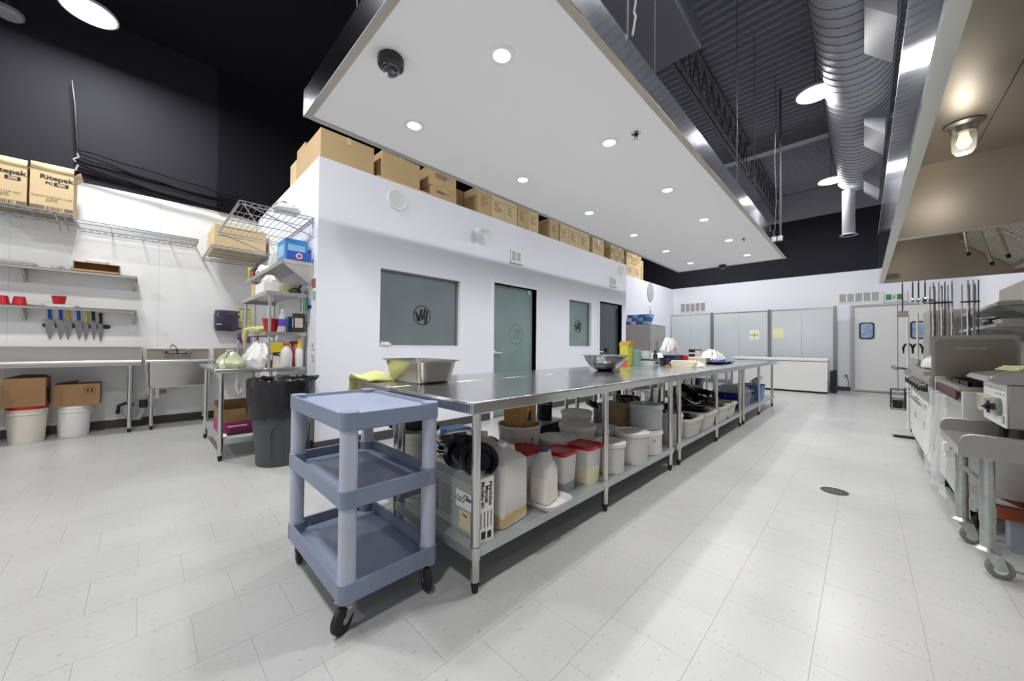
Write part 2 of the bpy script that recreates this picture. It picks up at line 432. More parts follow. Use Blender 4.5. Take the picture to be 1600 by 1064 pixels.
def gdoor(nm, h, lab, gm):
    y0, y1, z0, z1 = h
    mb = MB(); f = .055
    mb.box((OX - .13, y0 - f, 0), (OX + .018, y0, z1 + f)); mb.box((OX - .13, y1, 0), (OX + .018, y1 + f, z1 + f)); mb.box((OX - .13, y0, z1), (OX + .018, y1, z1 + f))
    d = struct(mb.build(nm, WHITE, bev=.004)); d['label'] = lab
    lf = B((OX - .085, y0 + .006, .012), (OX - .073, y1 - .02, z1 - .006)).build('glass_leaf', gm, d)
    B((OX - .095, y1 - .15, z1 - .085), (OX - .060, y1 - .035, z1 - .012)).build('pivot_hinge', STEEL, lf, bev=.003)
    mb = MB(); mb.box((OX - .072, y0 + .01, .985), (OX - .04, y0 + .10, 1.035)); mb.cyl((OX - .045, y0 + .06, 1.01), (OX - .01, y0 + .06, 1.01), .009, n=8); mb.cyl((OX - .015, y0 + .05, 1.01), (OX - .015, y0 + .21, 1.002), .009, .007, n=8)
    mb.build('door_handle', WPLAST, lf)
    return lf
l1 = gdoor('door_1', D1, 'white framed green frosted glass door between the windows', GLASS2)
mb = MB(); ring(mb, (OX - .0722, 4.30, 1.30), .155, .165); mb.build('emblem', mat('faint_emblem', (74, 88, 88), .4), l1)
mb = MB()
for a, b in ((-.07, -.02), (-.02, .03), (.03, .08)): mb.add([(OX - .0722, 4.30 + a, 1.22), (OX - .0722, 4.30 + a + .012, 1.22), (OX - .0722, 4.30 + b + .012, 1.40), (OX - .0722, 4.30 + b, 1.40)], [(0, 1, 2, 3)])
mb.build('emblem_strokes', MATS['faint_emblem'], l1, smooth=0)
l2 = gdoor('door_2', D2, 'white framed dark glass door at the far end of the office', GLASSD)
B((OX - .072, 7.16, .99), (OX - .045, 7.28, 1.09)).build('lock_box', BLACK, l2, bev=.004)
# far double door
mb = MB(); FX0, FX1 = -.17, 1.39
FRM = mat('grey_door_frame', (176, 176, 182), .4, .3)
mb.box((FX0 - .075, YF - .05, 0), (FX0, YF - .0005, 2.29)); mb.box((FX0, YF - .05, 2.23), (FX1, YF - .0005, 2.29)); mb.box((FX1, YF - .05, 0), (FX1 + .05, YF - .0005, 2.29))
d3 = struct(mb.build('door_3', FRM, bev=.004)); d3['label'] = 'pale grey swinging double door under the exit sign'
LEAF = mat('grey_door_leaf', (222, 222, 220), .45)
for k, (a, b) in enumerate(((FX0 + .012, .61), (.63, FX1 - .01))):
    lf = B((a, YF - .04, .02), (b, YF - .012, 2.22)).build('door_leaf', LEAF, d3)
    cx = a + .105 + .12
    if k: cx = a + .34
    MB().loft([(0, .285, .43, .06), (.016, .285, .43, .06)], M=Tr(cx, YF - .04, 1.60) @ FACE_MY).build('window_gasket', RUBBER, lf)
    MB().loft([(0.0165, .225, .37, .045), (.02, .225, .37, .045)], M=Tr(cx, YF - .04, 1.60) @ FACE_MY).build('window_pane', mat('door_pane', (150, 170, 205), .12, var=.3, scale=9, coat=.5), lf)
    B((a + .01, YF - .043, .022), (b - .01, YF - .0405, .06)).build('kick_strip', STEEL, lf)
# frosted glass cabins in front of the far wall
GP = mat('pale_frosted_panel', (204, 211, 214), .18, var=.02, scale=2, coat=.4)
gw = B((-5.0 + .2, YF - .3, 2.2), (-.5, YF - .27, 2.24)).build('frosted_partition', STEEL)
tag(gw, 'row of tall pale frosted glass panels behind the chest freezer', 'partition')
for a, b in ((-4.80, -4.19), (-4.185, -3.555), (-3.47, -2.755), (-2.75, -2.02), (-1.95, -1.235), (-1.23, -.575)):
    B((a, YF - .3, .12), (b, YF - .285, 2.2)).build('glass_panel', GP, gw)
for a in (-3.55, -2.015, -.57):
    B((a, YF - .34, 0), (a + .075, YF - .26, 2.26)).build('post', mat('aluminium_post', (150, 152, 152), .35, .9), gw, bev=.004)
B((-4.8, YF - .31, 0), (-.57, YF - .27, .12)).build('bottom_rail', MATS['aluminium_post'], gw)
# ================================================================ CEILING THINGS
PX0, PX1, PY0, PY1, PZ0, PZ1 = -3.055, -1.045, .82, 8.61, 2.85, 3.05
pan = T('ceiling_panel', 'huge hanging white ceiling panel with polished steel rim over the worktables', 'ceiling panel', ((PX0 + PX1) / 2, (PY0 + PY1) / 2, PZ0))
cx, cy = (PX0 + PX1) / 2, (PY0 + PY1) / 2
hx, hy = (PX1 - PX0) / 2, (PY1 - PY0) / 2
DL = [(x, 1.47 + 1.275 * k) for x in (-1.545, -2.545) for k in range(6)]
B((-hx + .05, -hy + .05, .004), (hx - .05, hy - .05, .05)).build('soffit_board', mat('soffit_white', (240, 240, 240), .6), pan)
for nm, lo, hi in (('rim', (-hx, -hy, 0), (-hx + .004, hy, .2)), ('rim', (hx - .004, -hy, 0), (hx, hy, .2)), ('rim', (-hx + .004, -hy, 0), (hx - .004, -hy + .004, .2)), ('rim', (-hx + .004, hy - .004, 0), (hx - .004, hy, .2))):
    B(lo, hi).build(nm, CHROME, pan)
for lo, hi in (((-hx + .004, -hy + .004, 0), (-hx + .052, hy - .004, .003)), ((hx - .052, -hy + .004, 0), (hx - .004, hy - .004, .003)), ((-hx + .052, -hy + .004, 0), (hx - .052, -hy + .052, .003)), ((-hx + .052, hy - .052, 0), (hx - .052, hy - .004, .003))):
    B(lo, hi).build('rim_lip', DULLST, pan)
B((-hx + .01, -hy + .01, .051), (hx - .01, hy - .01, .09)).build('panel_core', DARKST, pan)
HANG = mat('hanger_wire', (110, 110, 112), .5, .5)
for i, (a, b) in enumerate([(PX1 - .03, y) for y in (2.13, 2.55, 4.93, 5.91, 8.2)] + [(PX0 + .03, y) for y in (1.2, 3.2, 5.2, 7.2)]):
    MB().cyl((a - cx, b - cy, .09), (a - cx, b - cy, ZC - PZ0 - .01), .006 if i else .008, n=5).build('hanger', HANG, pan)
# recessed downlights
tr_m = MB().lathe([(.052, -.001), (.078, -.003), (.083, .0), (.083, .003), (.052, .003)], n=24, cap0=False, cap1=False).mesh('trim', WHITEM)
di_m = MB().lathe([(.0, 0), (.052, 0)], n=24, cap0=False, cap1=False).mesh('lamp_disc', EMIT)
dla = bpy.data.lights.new('downlight', 'SPOT'); dla.energy = DOWN_W * 4; dla.spot_size = math.radians(150); dla.spot_blend = .6; dla.shadow_soft_size = .05; dla.color = LIGHT_COL
rown = ['nearest', 'second', 'third', 'fourth', 'fifth', 'farthest']
for i, (x, y) in enumerate(DL):
    t = T('downlight', 'recessed round downlight in the ceiling panel, %s of the %s row' % (rown[i % 6], 'aisle-side' if i < 6 else 'office-side'), 'downlight', (x, y, PZ0), 0, 'downlights in the hanging ceiling panel')
    share('trim', tr_m, t, (0, 0, .001)); share('lamp_disc', di_m, t, (0, 0, .0025))
    lo = bpy.data.objects.new('downlight_bulb', dla); COL.objects.link(lo); lo.parent = t; lo.location = (0, 0, -.012)
# dome cameras
def dome_cam(loc, lab, sc=1.0, flip=False):
    t = T('dome_camera', lab, 'camera', loc)
    MB().lathe([(.0, -.001), (.075, -.001), (.078, -.02), (.075, -.05), (.06, -.062)], n=24, cap1=False).build('housing', BLACK, t)
    MB().lathe([(.052, -.06), (.05, -.078), (.036, -.096), (.015, -.104), (0, -.106)], n=20, cap0=False, cap1=False).build('dome', mat('smoked_dome', (20, 20, 24), .08, coat=1), t)
    MB().lathe([(.058, -.058), (.056, -.068), (.05, -.07)], n=20, cap0=False, cap1=False).build('dome_ring', mat('grey_ring', (90, 90, 94), .3, .5), t)
    if flip:
        MB().cyl((.0, -.02, -.105), (.0, -.03, -.112), .014, n=10).build('lens', CHROM2, t)
    t.scale = (sc,) * 3
dome_cam((-2.05, 1.02, PZ0 + .0025), 'black dome camera hanging from the near end of the ceiling panel', 1.0, True)
dome_cam((-2.105, 8.45, PZ0 + .0025), 'small black dome camera at the far end of the ceiling panel', .9)
for i, (x, y, s) in enumerate(((-1.312, 2.76, 'near'), (-1.35, 6.62, 'far'))):
    t = T('sprinkler_head', 'small chrome sprinkler head in the %s part of the ceiling panel' % s, 'sprinkler', (x, y, PZ0 + .002), 0, 'sprinkler heads in the ceiling panel')
    MB().lathe([(0, 0), (.04, 0), (.038, -.006), (.018, -.008)], n=20, cap1=False).build('escutcheon', CHROM2, t)
    mb = MB(); mb.cyl((0, 0, -.006), (0, 0, -.03), .008, n=8); mb.tube([(.012, 0, -.02), (.014, 0, -.035), (0, 0, -.045)], .003); mb.tube([(-.012, 0, -.02), (-.014, 0, -.035), (0, 0, -.045)], .003)
    mb.build('frame_arms', BLACKM, t); MB().lathe([(0, -.046), (.018, -.046), (.018, -.049)], n=12).build('deflector', CHROM2, t)
# high-bay lamps
hba = bpy.data.lights.new('highbay', 'AREA'); hba.shape = 'DISK'; hba.size = .4; hba.energy = HIGHBAY_W; hba.color = LIGHT_COL
hb_h = MB().lathe([(.0, .12), (.07, .12), (.1, .09), (.2, .045), (.222, .02), (.222, .0), (.205, .0)], n=28, cap0=False, cap1=False).mesh('housing', WHITEM)
hb_r = MB().lathe([(.0, .002), (.207, .002)], n=28, cap0=False, cap1=False).mesh('lamp_disc', EMITB)
def highbay(x, y, z, lab):
    t = T('highbay_lamp', lab, 'lamp', (x, y, z), 0, 'round high-bay lamps')
    share('housing', hb_h, t, (0, 0, 0)); share('lamp_disc', hb_r, t, (0, 0, 0))
    MB().cyl((0, 0, .12), (0, 0, ZC - z - .001), .006, n=5).build('hanger', HANG, t)
    lo = bpy.data.objects.new('highbay_light', hba); COL.objects.link(lo); lo.parent = t; lo.location = (0, 0, -.006)
highbay(-.47, 6.54, 4.7, 'bright round high-bay lamp hanging beside the middle of the spiral duct')
highbay(-.48, 10.19, 4.7, 'bright round high-bay lamp near the far end of the spiral duct')
highbay(-6.02, -.48, 4.7, 'bright round lamp high above the cartons on the left wall')
highbay(-.47, 2.9, 4.7, 'added round high-bay fill lamp above the near part of the aisle, out of view')  # this and the next four: unseen lamps added for fill light
highbay(-.47, -.8, 4.7, 'added round high-bay fill lamp over the camera, out of view')
highbay(-3.4, -.6, 4.7, 'added round high-bay fill lamp over the open floor, out of view')
highbay(-3.3, -3.8, 4.7, 'added round high-bay fill lamp behind the camera, out of view')
highbay(-3.3, 11.0, 4.7, 'added round high-bay fill lamp hidden beyond the ceiling panel in front of the frosted partition')
t = T('unlit_luminaire', 'pale round detector at the top left corner of the view', 'luminaire', (-6.74, -1.12, 4.7))  # pale disc is a switched-off ceiling lamp, gives no light
MB().lathe([(0, 0), (.10, 0), (.12, .02), (.12, .06), (0, .06)], n=20, cap0=False, cap1=False).build('body', DUCTM, t)
MB().cyl((0, 0, .06), (0, 0, ZC - 4.7 - .001), .012, n=6).build('stem', DARKST, t)
# spiral duct with registers
du = T('spiral_duct', 'big grey spiral air duct along the ceiling over the aisle', 'duct', (-.05, 0, 4.87))
MB().cyl((0, -4.9, 0), (0, 10.5, 0), .365, n=36).build('tube', DUCTM, du)
rb = MB(); y = 2.0
while y < 10.5:
    rb.tube([(.367 * math.cos(2 * PI * i / 36), y + .15 * i / 36, .367 * math.sin(2 * PI * i / 36)) for i in range(37)], .006, n=4); y += .15
rb.build('spiral_seam', mat('duct_seam', (92, 92, 96), .5), du)
MB().lathe([(0, 0), (.37, 0), (.385, .01), (.385, .05), (.37, .06)], n=36, M=Tr(0, 10.47, 0) @ Rx(-PI / 2)).build('end_cap', DUCTM, du)
for k, ya in enumerate((4.7, 7.2, 9.6, 2.4)):
    r = MB().prism([(.07, -.16), (.29, -.37), (.28, -.74), (.07, -.52)], 1, ya, ya + .75).build('register_box', mat('register_paint', (140, 140, 146), .45), du)
    mb = MB()
    for q in range(5):
        z = -.42 - .055 * q
        mb.box((.285, ya + .04, z), (.292, ya + .71, z + .02))
    mb.build('louvres', DARKST, r)
dp = MB().lathe([(.145, 0), (.145, .01), (.105, .03), (.1, .95)], n=24, cap0=False).build('drop_pipe', DUCTM, du, loc=(-.16, 10.3, -1.37))
MB().lathe([(.0, .015), (.1, .015)], n=24, cap0=False, cap1=False).build('pipe_mouth', BLACKP, dp)
# air handler and transition
ah = T('air_handler', 'large dark rectangular air handling box under the roof deck', 'air handler', (-1.93, 3.2, 4.58))
B((-.85, -1.6, 0), (.6, 1.25, .30)).build('cabinet', mat('ahu_paint', (112, 112, 120), .5), ah, bev=.01)
MB().prism([(-.85, .0), (-.85, .28), (-1.25, .28), (-1.25, .14)], 1, -1.0, 1.0).build('transition', MATS['ahu_paint'], ah)
B((-.86, -.16, -.012), (.61, -.12, .002)).build('flange_strip', DARKST, ah)
# conduit drop and cable loop
t = T('conduit', 'thin grey conduit dropping from the roof to the rim of the ceiling panel', 'conduit', (PX1 + .045, 7.54, 3.0))
mb = MB(); mb.cyl((0, 0, .02), (0, 0, ZC - 3.0 - .001), .015, n=10); mb.build('pipe', DARKST, t)
B((-.04, -.03, -.05), (.03, .03, .03)).build('junction_box', GALV, t, bev=.004)
t = T('cable_loop', 'loose thin cable hanging beside the conduit at the far panel corner', 'cable', (PX1 + .03, 7.1, 3.0))
MB().tube([(0, 0, .02), (.015, .02, .5), (-.01, .05, 1.2), (.02, .0, 2.0), (0, 0, 2.54)], .006).build('cable', HANG, t)
t = T('ceiling_cable', 'knotted pale cord hanging down to the near rim of the ceiling panel', 'cord', (PX1 + .02, 2.1, 3.06))
MB().tube([(0, 0, 0), (.015, .01, .12), (.0, .02, .16), (.02, .0, .2), (.005, .0, .5), (.02, .0, 1.2), (0, 0, 2.4)], .007).build('cord', mat('pale_cord', (190, 190, 190), .7), t)
# ================================================================ ON THE OFFICE FRONT WALL
def wall_speaker(y, z, r, x, lab):
    t = T('wall_speaker', lab, 'speaker', (x, y, z), 0, 'round speakers on the office wall')
    M = Ry(PI / 2)
    MB().lathe([(0, .001), (r, .001), (r, .014), (r * .93, .02), (r * .82, .016)], n=32, cap1=False, M=M).build('bezel', WHITEM, t)
    MB().lathe([(0, .014), (r * .83, .016)], n=32, cap0=False, cap1=False, M=M).build('grille', mat('speaker_cloth', (222, 222, 226), .7), t)
wall_speaker(2.11, 2.865, .125, OX, 'round white speaker high on the office wall above the large window')
wall_speaker(7.76, 2.905, .12, OX, 'round white speaker high on the office wall at its far end')
t = T('emergency_light', 'white twin-head emergency light on the office wall', 'emergency light', (OX, 3.37, 2.80))
B((.001, -.04, -.045), (.05, .04, .045)).build('base', WPLAST, t, bev=.006)
for s in (-1, 1):
    mb = MB(); mb.cyl((.04, s * .03, .0), (.1, s * .075, -.02), .016, n=8)
    mb.lathe([(.0, -.03), (.035, -.02), (.062, .05), (.066, .085), (.0, .07)], n=18, cap0=False, cap1=False, M=Tr(.10, s * .09, -.03) @ Rx(s * -.6) @ Ry(2.3)); mb.build('lamp_head', WHITEM, t)
def vent(name, lab, w_, h_, cells, loc, face, sill=True):
    t = T(name, lab, 'vent'); b = .028; M = Tr(*loc) @ face
    mb = MB(); mb.box((-w_ / 2, -h_ / 2, .001), (w_ / 2, -h_ / 2 + b, .014)); mb.box((-w_ / 2, h_ / 2 - b, .001), (w_ / 2, h_ / 2, .014))
    cw = (w_ - b) / cells
    for i in range(cells + 1): mb.box((-w_ / 2 + i * cw, -h_ / 2, .001), (-w_ / 2 + i * cw + b, h_ / 2, .0135))
    mb.xf(M).build('frame', WHITEM, t)
    B((-w_ / 2, -h_ / 2, .0005), (w_ / 2, h_ / 2, .004)).xf(M).build('backing', VENTG, t)
    mb = MB(); n = int((h_ - 2 * b) / .016)
    for i in range(cells):
        for q in range(n):
            z = -h_ / 2 + b + (q + .3) * .016; xa = -w_ / 2 + i * cw + b
            mb.add([(xa, z, .005), (xa + cw - b, z, .005), (xa + cw - b, z + .008, .011), (xa, z + .008, .011)], [(0, 1, 2, 3)])
    mb.xf(M).build('louvres', WHITEM, t, smooth=0, fix=False)
    if sill: B((-w_ / 2 - .01, -h_ / 2 - .02, .001), (w_ / 2 + .01, -h_ / 2 - .004, .03)).xf(M).build('deflector', GALV, t)
    return t
vent('wall_vent', 'small white two-pane vent above the green glass door', .26, .19, 2, (OX, 4.20, 2.56), FACE_PX)
vent('wall_vent', 'small white two-pane vent above the dark glass door', .26, .19, 2, (OX, 7.36, 2.575), FACE_PX)
vent('wall_vent', 'white five-pane vent on the far wall over the frosted partition', .83, .33, 5, (-4.2, YF, 2.50), FACE_MY, False)
vent('wall_vent', 'white five-pane vent on the far wall beside the exit sign', .81, .28, 5, (-.08, YF, 2.485), FACE_MY, False)
t = T('exit_sign', 'green and white running man exit sign over the double door', 'exit sign', (.565, YF, 2.44))
B((-.165, -.03, -.11), (.165, -.001, .11)).build('housing', WPLAST, t, bev=.004)
EG = mat('exit_green', (40, 140, 80), .4)
for a, b in ((-.145, -.045), (.045, .145)): B((a, -.033, -.07), (b, -.0305, .07)).build('green_field', EG, t)
mb = MB(); mb.cyl((.006, -.032, .05), (.006, -.0305, .05), .012, n=10); mb.tube([(.0, -.032, .03), (-.005, -.032, 0), (.015, -.032, -.025), (.005, -.032, -.055)], .007, n=4); mb.tube([(-.005, -.032, 0), (-.02, -.032, -.03), (-.035, -.032, -.045)], .006, n=4); mb.tube([(.02, -.032, .005), (.0, -.032, .025), (-.022, -.032, .015)], .005, n=4)
mb.build('running_figure', INK, t)
B((-.2, -.02, -.13), (-.17, -.001, .15)).build('mount', GALV, t)
B((.17, -.06, -.12), (.215, -.002, .15)).build('lamp_block', WPLAST, t)
t = T('oval_shadow', 'grey oval disc imitating a cast shadow on the white set-back wall above the fridge', 'shadow disc', (-4.83, 11.2, 2.86))  # grey oval disc stands in for a shadow cast on the wall
MB().lathe([(0, .03), (.3, .02), (.32, .002)], n=28, cap0=False, cap1=False, M=Ry(PI / 2) @ Matrix.Diagonal((1, .75, 1, 1))).build('dish', mat('shadow_grey', (176, 176, 184), .6), t)
t = T('wall_switch', 'small white switch box below the grey shadow disc over the fridge', 'switch', (-4.83, 11.2, 2.33))
B((.001, -.06, -.08), (.03, .06, .1)).build('plate', WPLAST, t, bev=.005); B((.031, -.02, -.14), (.037, .0, -.05)).build('lead', VENTG, t)
# ================================================================ CARTONS ON THE OFFICE ROOF
def carton(name, lab, lo, hi, m=CARTON, rz=0, group='cartons stored on the office roof', tape=True, open_=False, lines=0, face='px', lid=True):
    c = Vector(((lo[0] + hi[0]) / 2, (lo[1] + hi[1]) / 2, lo[2])); h = [(hi[i] - lo[i]) / 2 for i in range(2)]; H = hi[2] - lo[2]
    t = T(name, lab, 'carton', c, rz, group)
    if open_:
        k = .005; mb = MB(); mb.box((-h[0], -h[1], 0), (h[0], h[1], k))
        for a, b in (((-h[0], -h[1], k), (-h[0] + k, h[1], H)), ((h[0] - k, -h[1], k), (h[0], h[1], H)), ((-h[0] + k, -h[1], k), (h[0] - k, -h[1] + k, H)), ((-h[0] + k, h[1] - k, k), (h[0] - k, h[1], H))): mb.box(a, b)
        mb.build('carton_body', m, t)
    else:
        B((-h[0], -h[1], 0), (h[0], h[1], H)).build('carton_body', m, t, bev=.006)
    if tape and not open_:
        mb = MB(); mb.box((-h[0] - .0006, -.025, H - .07), (h[0] + .0006, .025, H + .0008)); mb.build('tape', TAPE, t)
    if lines:
        mb = MB(); rr = random.Random(lab)
        for q in range(lines):
            z = H * .62 - q * H * .07; ln = h[1] * rr.uniform(.5, 1.1)
            if face == 'px': mb.add([(h[0] + .001, -h[1] * .6, z), (h[0] + .001, -h[1] * .6 + ln, z), (h[0] + .001, -h[1] * .6 + ln, z + .012), (h[0] + .001, -h[1] * .6, z + .012)], [(0, 1, 2, 3)])
            else: mb.add([(-h[0] * .6, -h[1] - .001, z), (-h[0] * .6 + ln, -h[1] - .001, z), (-h[0] * .6 + ln, -h[1] - .001, z + .012), (-h[0] * .6, -h[1] - .001, z + .012)], [(0, 1, 2, 3)])
        if face == 'px': mb.box((h[0] + .0005, -h[1] * .9, H * .72), (h[0] + .0012, h[1] * .9, H * .735))
        mb.build('printed_lines', INKG, t, smooth=0)
    return t
fx = OX - .04; zt = OZ
carton('carton', 'brown taped carton at the near corner of the office roof', (fx - .55, 1.26, zt), (fx, 1.84, zt + .33), CARTON)
carton('carton', 'carton standing behind the corner one on the office roof', (fx - .88, 1.27, zt), (fx - .57, 1.75, zt + .40), CARTON)
carton('carton', 'leftmost small carton on the office roof beside the black wall', (fx - 1.16, 1.27, zt), (fx - .90, 1.6, zt + .31), CARTON2)
c = B((fx - .5, 1.87, zt), (fx + .035, 2.6, zt + .022)).build('cardboard_sheets', CARTON2); tag(c, 'flat pale cardboard sheets on the office roof edge', 'cardboard')
carton('carton', 'wide taped carton resting on the flat cardboard sheets', (fx - .42, 1.93, zt + .023), (fx - .01, 2.45, zt + .36), CARTON, rz=.03)
carton('carton', 'lower carton of the pair past the flat cardboard sheets', (fx - .4, 2.62, zt), (fx, 3.03, zt + .17), CARTON, lines=3)
carton('carton', 'upper carton of the pair past the flat cardboard sheets', (fx - .4, 2.60, zt + .171), (fx, 3.02, zt + .44), CARTON, lines=4)
carton('carton', 'dark carton set back between the pair and the printed row', (fx - .75, 3.08, zt), (fx - .33, 3.41, zt + .42), CARTON3, tape=False)
ys = [3.42, 3.69, 3.99, 4.28, 4.55, 4.82]
nth = ['first', 'second', 'third', 'fourth', 'fifth', 'sixth']
for i in range(5): carton('carton', 'printed upright carton, %s of the five between the emergency light and the gap' % nth[i], (fx - .35, ys[i] + .005, zt), (fx - .005 * (i % 3), ys[i + 1] - .005, zt + .42 - .01 * (i % 2)), CARTON2 if i % 3 else CARTON, lines=5, tape=False)
carton('carton', 'dark carton seen deep in the gap of the printed row', (fx - .8, 4.84, zt), (fx - .45, 5.2, zt + .4), CARTON3, tape=False)
carton('carton', 'single plain carton between the two gaps in the roof row', (fx - .35, 5.13, zt), (fx, 5.40, zt + .38), CARTON, lines=4, tape=False)
ys = [5.44, 5.71, 6.05, 6.46]
for i in range(3): carton('carton', 'printed carton, %s of three above the small window' % nth[i], (fx - .35, ys[i] + .005, zt), (fx, ys[i + 1] - .005, zt + .40), CARTON2, lines=6, tape=False)
carton('carton', 'narrow carton turned sideways above the dark glass door', (fx - .45, 6.475, zt), (fx - .05, 6.57, zt + .4), CARTON3, tape=False)
c = carton('carton', 'carton with torn white tape above the dark glass door', (fx - .35, 6.58, zt), (fx, 7.04, zt + .4), CARTON2, lines=5, tape=False)
mb = MB(); mb.box((.176, -.02, .22), (.1775, .01, .38)); mb.box((.176, .04, .24), (.1775, .06, .36)); mb.build('torn_tape', PAPER, c)
k = 0
for r in range(3):
    for q in range(4):
        carton('small_carton', 'small printed carton in the far roof grid, %s of the %s row' % (nth[q], ['lowest', 'middle', 'topmost'][r]), (fx - .3, 7.35 + q * .155, zt + r * .145), (fx - .006 * ((q + r) % 2), 7.35 + q * .155 + .148, zt + r * .145 + .14), CARTON if (q + r) % 2 else CARTON2, group='small cartons stacked in a grid', lines=2, tape=False)
for r in range(2):
    for q in range(3):
        carton('small_carton', 'small carton on the store room roof, %s of the %s row' % (nth[q], ['lower', 'upper'][r]), (-5.2, 9.68 + q * .33, 3.57 + r * .19), (-4.87, 9.68 + q * .33 + .31, 3.57 + r * .19 + .18), CARTON if (q + r) % 2 else CARTON2, group='small cartons on the store roof', lines=2, tape=False)
for q in range(2): carton('carton', ['tall printed carton at the near end of the store room roof', 'tall printed carton second on the store room roof'][q], (-5.2, 9.68 + q * .48, 3.172), (-4.87, 9.68 + q * .48 + .46, 3.565), CARTON2, group='tall cartons on the store roof', lines=6, tape=False)
carton('carton', 'pale narrow carton at the end of the store room roof row', (-5.2, 10.72, 3.172), (-4.9, 10.85, 3.8), CARTON, group='tall cartons on the store roof', tape=False)
# ================================================================ LEFT WALL
WX = XL + .009
def legs(t, spots, z, r=.02, m=PIPE, foot=True, n=14, collar=None):
    for x, y in spots:
        mb = MB(); mb.cyl((x, y, .05), (x, y, z), r, n=n)
        if collar: mb.cyl((x, y, collar - .05), (x, y, collar + .005), r * 1.22, n=n)
        l = mb.build('leg', m, t)
        if foot: MB().lathe([(r * .7, 0), (r * .75, .02), (r * .95, .03), (r * .95, .052)], (x, y, 0), n=12).build('foot', RUBBER, l)
kt = T('wall_worktable', 'long stainless worktable with upturned back under the knife rack', 'worktable', (-6.68, -.9, 0))
B((-.265, -.9, .845), (.25, .875, .883)).build('table_top', TOPST, kt, bev=.006)
MB().cyl((.262, -.9, .875), (.262, .88, .875), .021, n=14).build('rolled_edge', mat('bright_edge', (226, 226, 224), .3, .8), kt)
B((.245, -.9, .826), (.262, .88, .872)).build('front_apron', STEEL, kt)
mb = MB(); mb.box((-.275, -.9, .845), (-.255, .88, 1.03)); mb.box((-.28, -.9, 1.03), (-.23, .88, 1.052)); mb.build('backsplash', STEEL, kt)
mb = MB(); mb.prism([(-.255, .884), (.25, .884), (.25, .905), (-.2, 1.05), (-.255, 1.05)], 1, .872, .88); mb.build('end_splash', STEEL, kt)
legs(kt, [(.19, .79), (-.2, .79), (.19, -.85)], .845, .021)
# shelves above
def wallshelf(z, lab):
    t = T('wall_shelf', lab, 'shelf', (WX + .15, -.9, z), 0, 'steel shelves over the knife rack')
    mb = MB(); mb.box((-.15, -.9, -.004), (.15, .825, 0)); mb.box((.146, -.9, -.03), (.15, .825, 0)); mb.box((-.15, .821, -.03), (.15, .825, 0)); mb.box((-.15, -.9, 0), (-.146, .825, .03))
    mb.build('shelf_board', STEEL, t)
    for y in (-.07, .80): MB().prism([(-.148, -.005), (.13, -.005), (.13, -.02), (-.12, -.16), (-.148, -.16)], 1, y - .012, y + .012).build('bracket', STEEL, t)
    return t
wallshelf(1.955, 'upper stainless wall shelf with an open carton on it')
wallshelf(1.512, 'lower stainless wall shelf right above the knives')
# things on the upper shelf
us = 1.956
t = T('clamshell_tray', 'clear plastic clamshell tray on the left of the upper shelf', 'tray', (-6.8, -1.02, us))
MB().loft([(0, .14, .24, .02), (.03, .17, .28, .03), (.033, .18, .30, .03), (.03, .16, .27, .03), (.004, .13, .23, .02)], cap0=True, cap1=True).build('tray', CLEARP, t)
MB().loft([(.034, .18, .3, .03), (.06, .14, .25, .03), (.062, .13, .24, .03)]).build('lid', CLEARP, t)
for y, s in ((-.73, 'left'), (-.64, 'right')):
    o = MB().lathe([(.02, 0), (.04, .02), (.048, .045), (.044, .045), (.036, .022), (0, .006)], (-6.76, y, us), n=18, cap1=False).build('white_bowl', WHITEM)
    tag(o, 'small white bowl, %s of the two on the upper shelf' % s, 'bowl', 'white bowls on the upper shelf')
t = T('open_carton', 'low open carton lying on its side on the upper shelf', 'carton', (-6.78, -.42, us))
mb = MB(); mb.box((-.12, -.18, 0), (.13, .19, .005)); mb.box((-.12, -.18, .005), (-.115, .19, .12)); mb.box((-.115, -.18, .005), (.12, -.175, .12)); mb.prism([(-.115, .005), (.13, .005), (.13, .03), (.08, .12), (-.115, .12)], 1, .185, .19); mb.box((-.12, -.18, .12), (.02, .19, .125))
mb.build('carton_body', CARTON3, t)
B((.121, -.18, .0), (.125, .19, .022)).build('front_flap', CARTON, t)
t = T('wrapped_rolls', 'white crumpled wrapping lying in the open carton', 'wrapping', (-6.83, -.42, us + .126))
MB().loft([(0, .10, .18, .04), (.03, .12, .2, .05), (.05, .06, .1, .03)]).build('wrap', PAPER, t)
# cups on the lower shelf
lsz = 1.513
def cup(x, y, z, r, h, m, lab, cat='cup', inv=False, group=None):
    t = T('ribbed_cup', lab, cat, (x, y, z), 0, group)
    n = 32; prof = [(r * .72, 0), (r * .78, h * .15), (r * .95, h * .85), (r, h * .87), (r, h)]
    if inv: prof = [(a, h - b) for a, b in prof[::-1]]
    mb = MB().lathe(prof, n=n, cap1=inv, cap0=not inv)
    for i, p in enumerate(mb.v):
        if prof[i // n][0] < r * .96 and (i % n) % 2: mb.v[i] = (p[0] * .95, p[1] * .95, p[2])
    mb.build('cup_body', m, t, smooth=20)
    if not inv: MB().lathe([(r * .96, h), (r * .7, h * .1), (0, h * .08)], n=n, cap0=False, cap1=False).build('inside', m, t)
cup(-6.78, -1.10, lsz, .055, .10, RED, 'upturned red ribbed cup at the left edge of the lower shelf', inv=True)
cup(-6.78, -.985, lsz, .055, .10, RED, 'upturned red ribbed cup in the open on the lower shelf', inv=True)
t = T('white_plate', 'white rectangular plate under the red cup on the lower shelf', 'plate', (-6.8, -.7, lsz))
MB().loft([(0, .12, .22, .03), (.035, .16, .28, .04), (.035, .15, .27, .04), (.006, .11, .21, .03)]).build('dish', WHITEM, t)
cup(-6.8, -.71, lsz + .036, .058, .10, RED, 'red square-rimmed cup standing on the white plate')
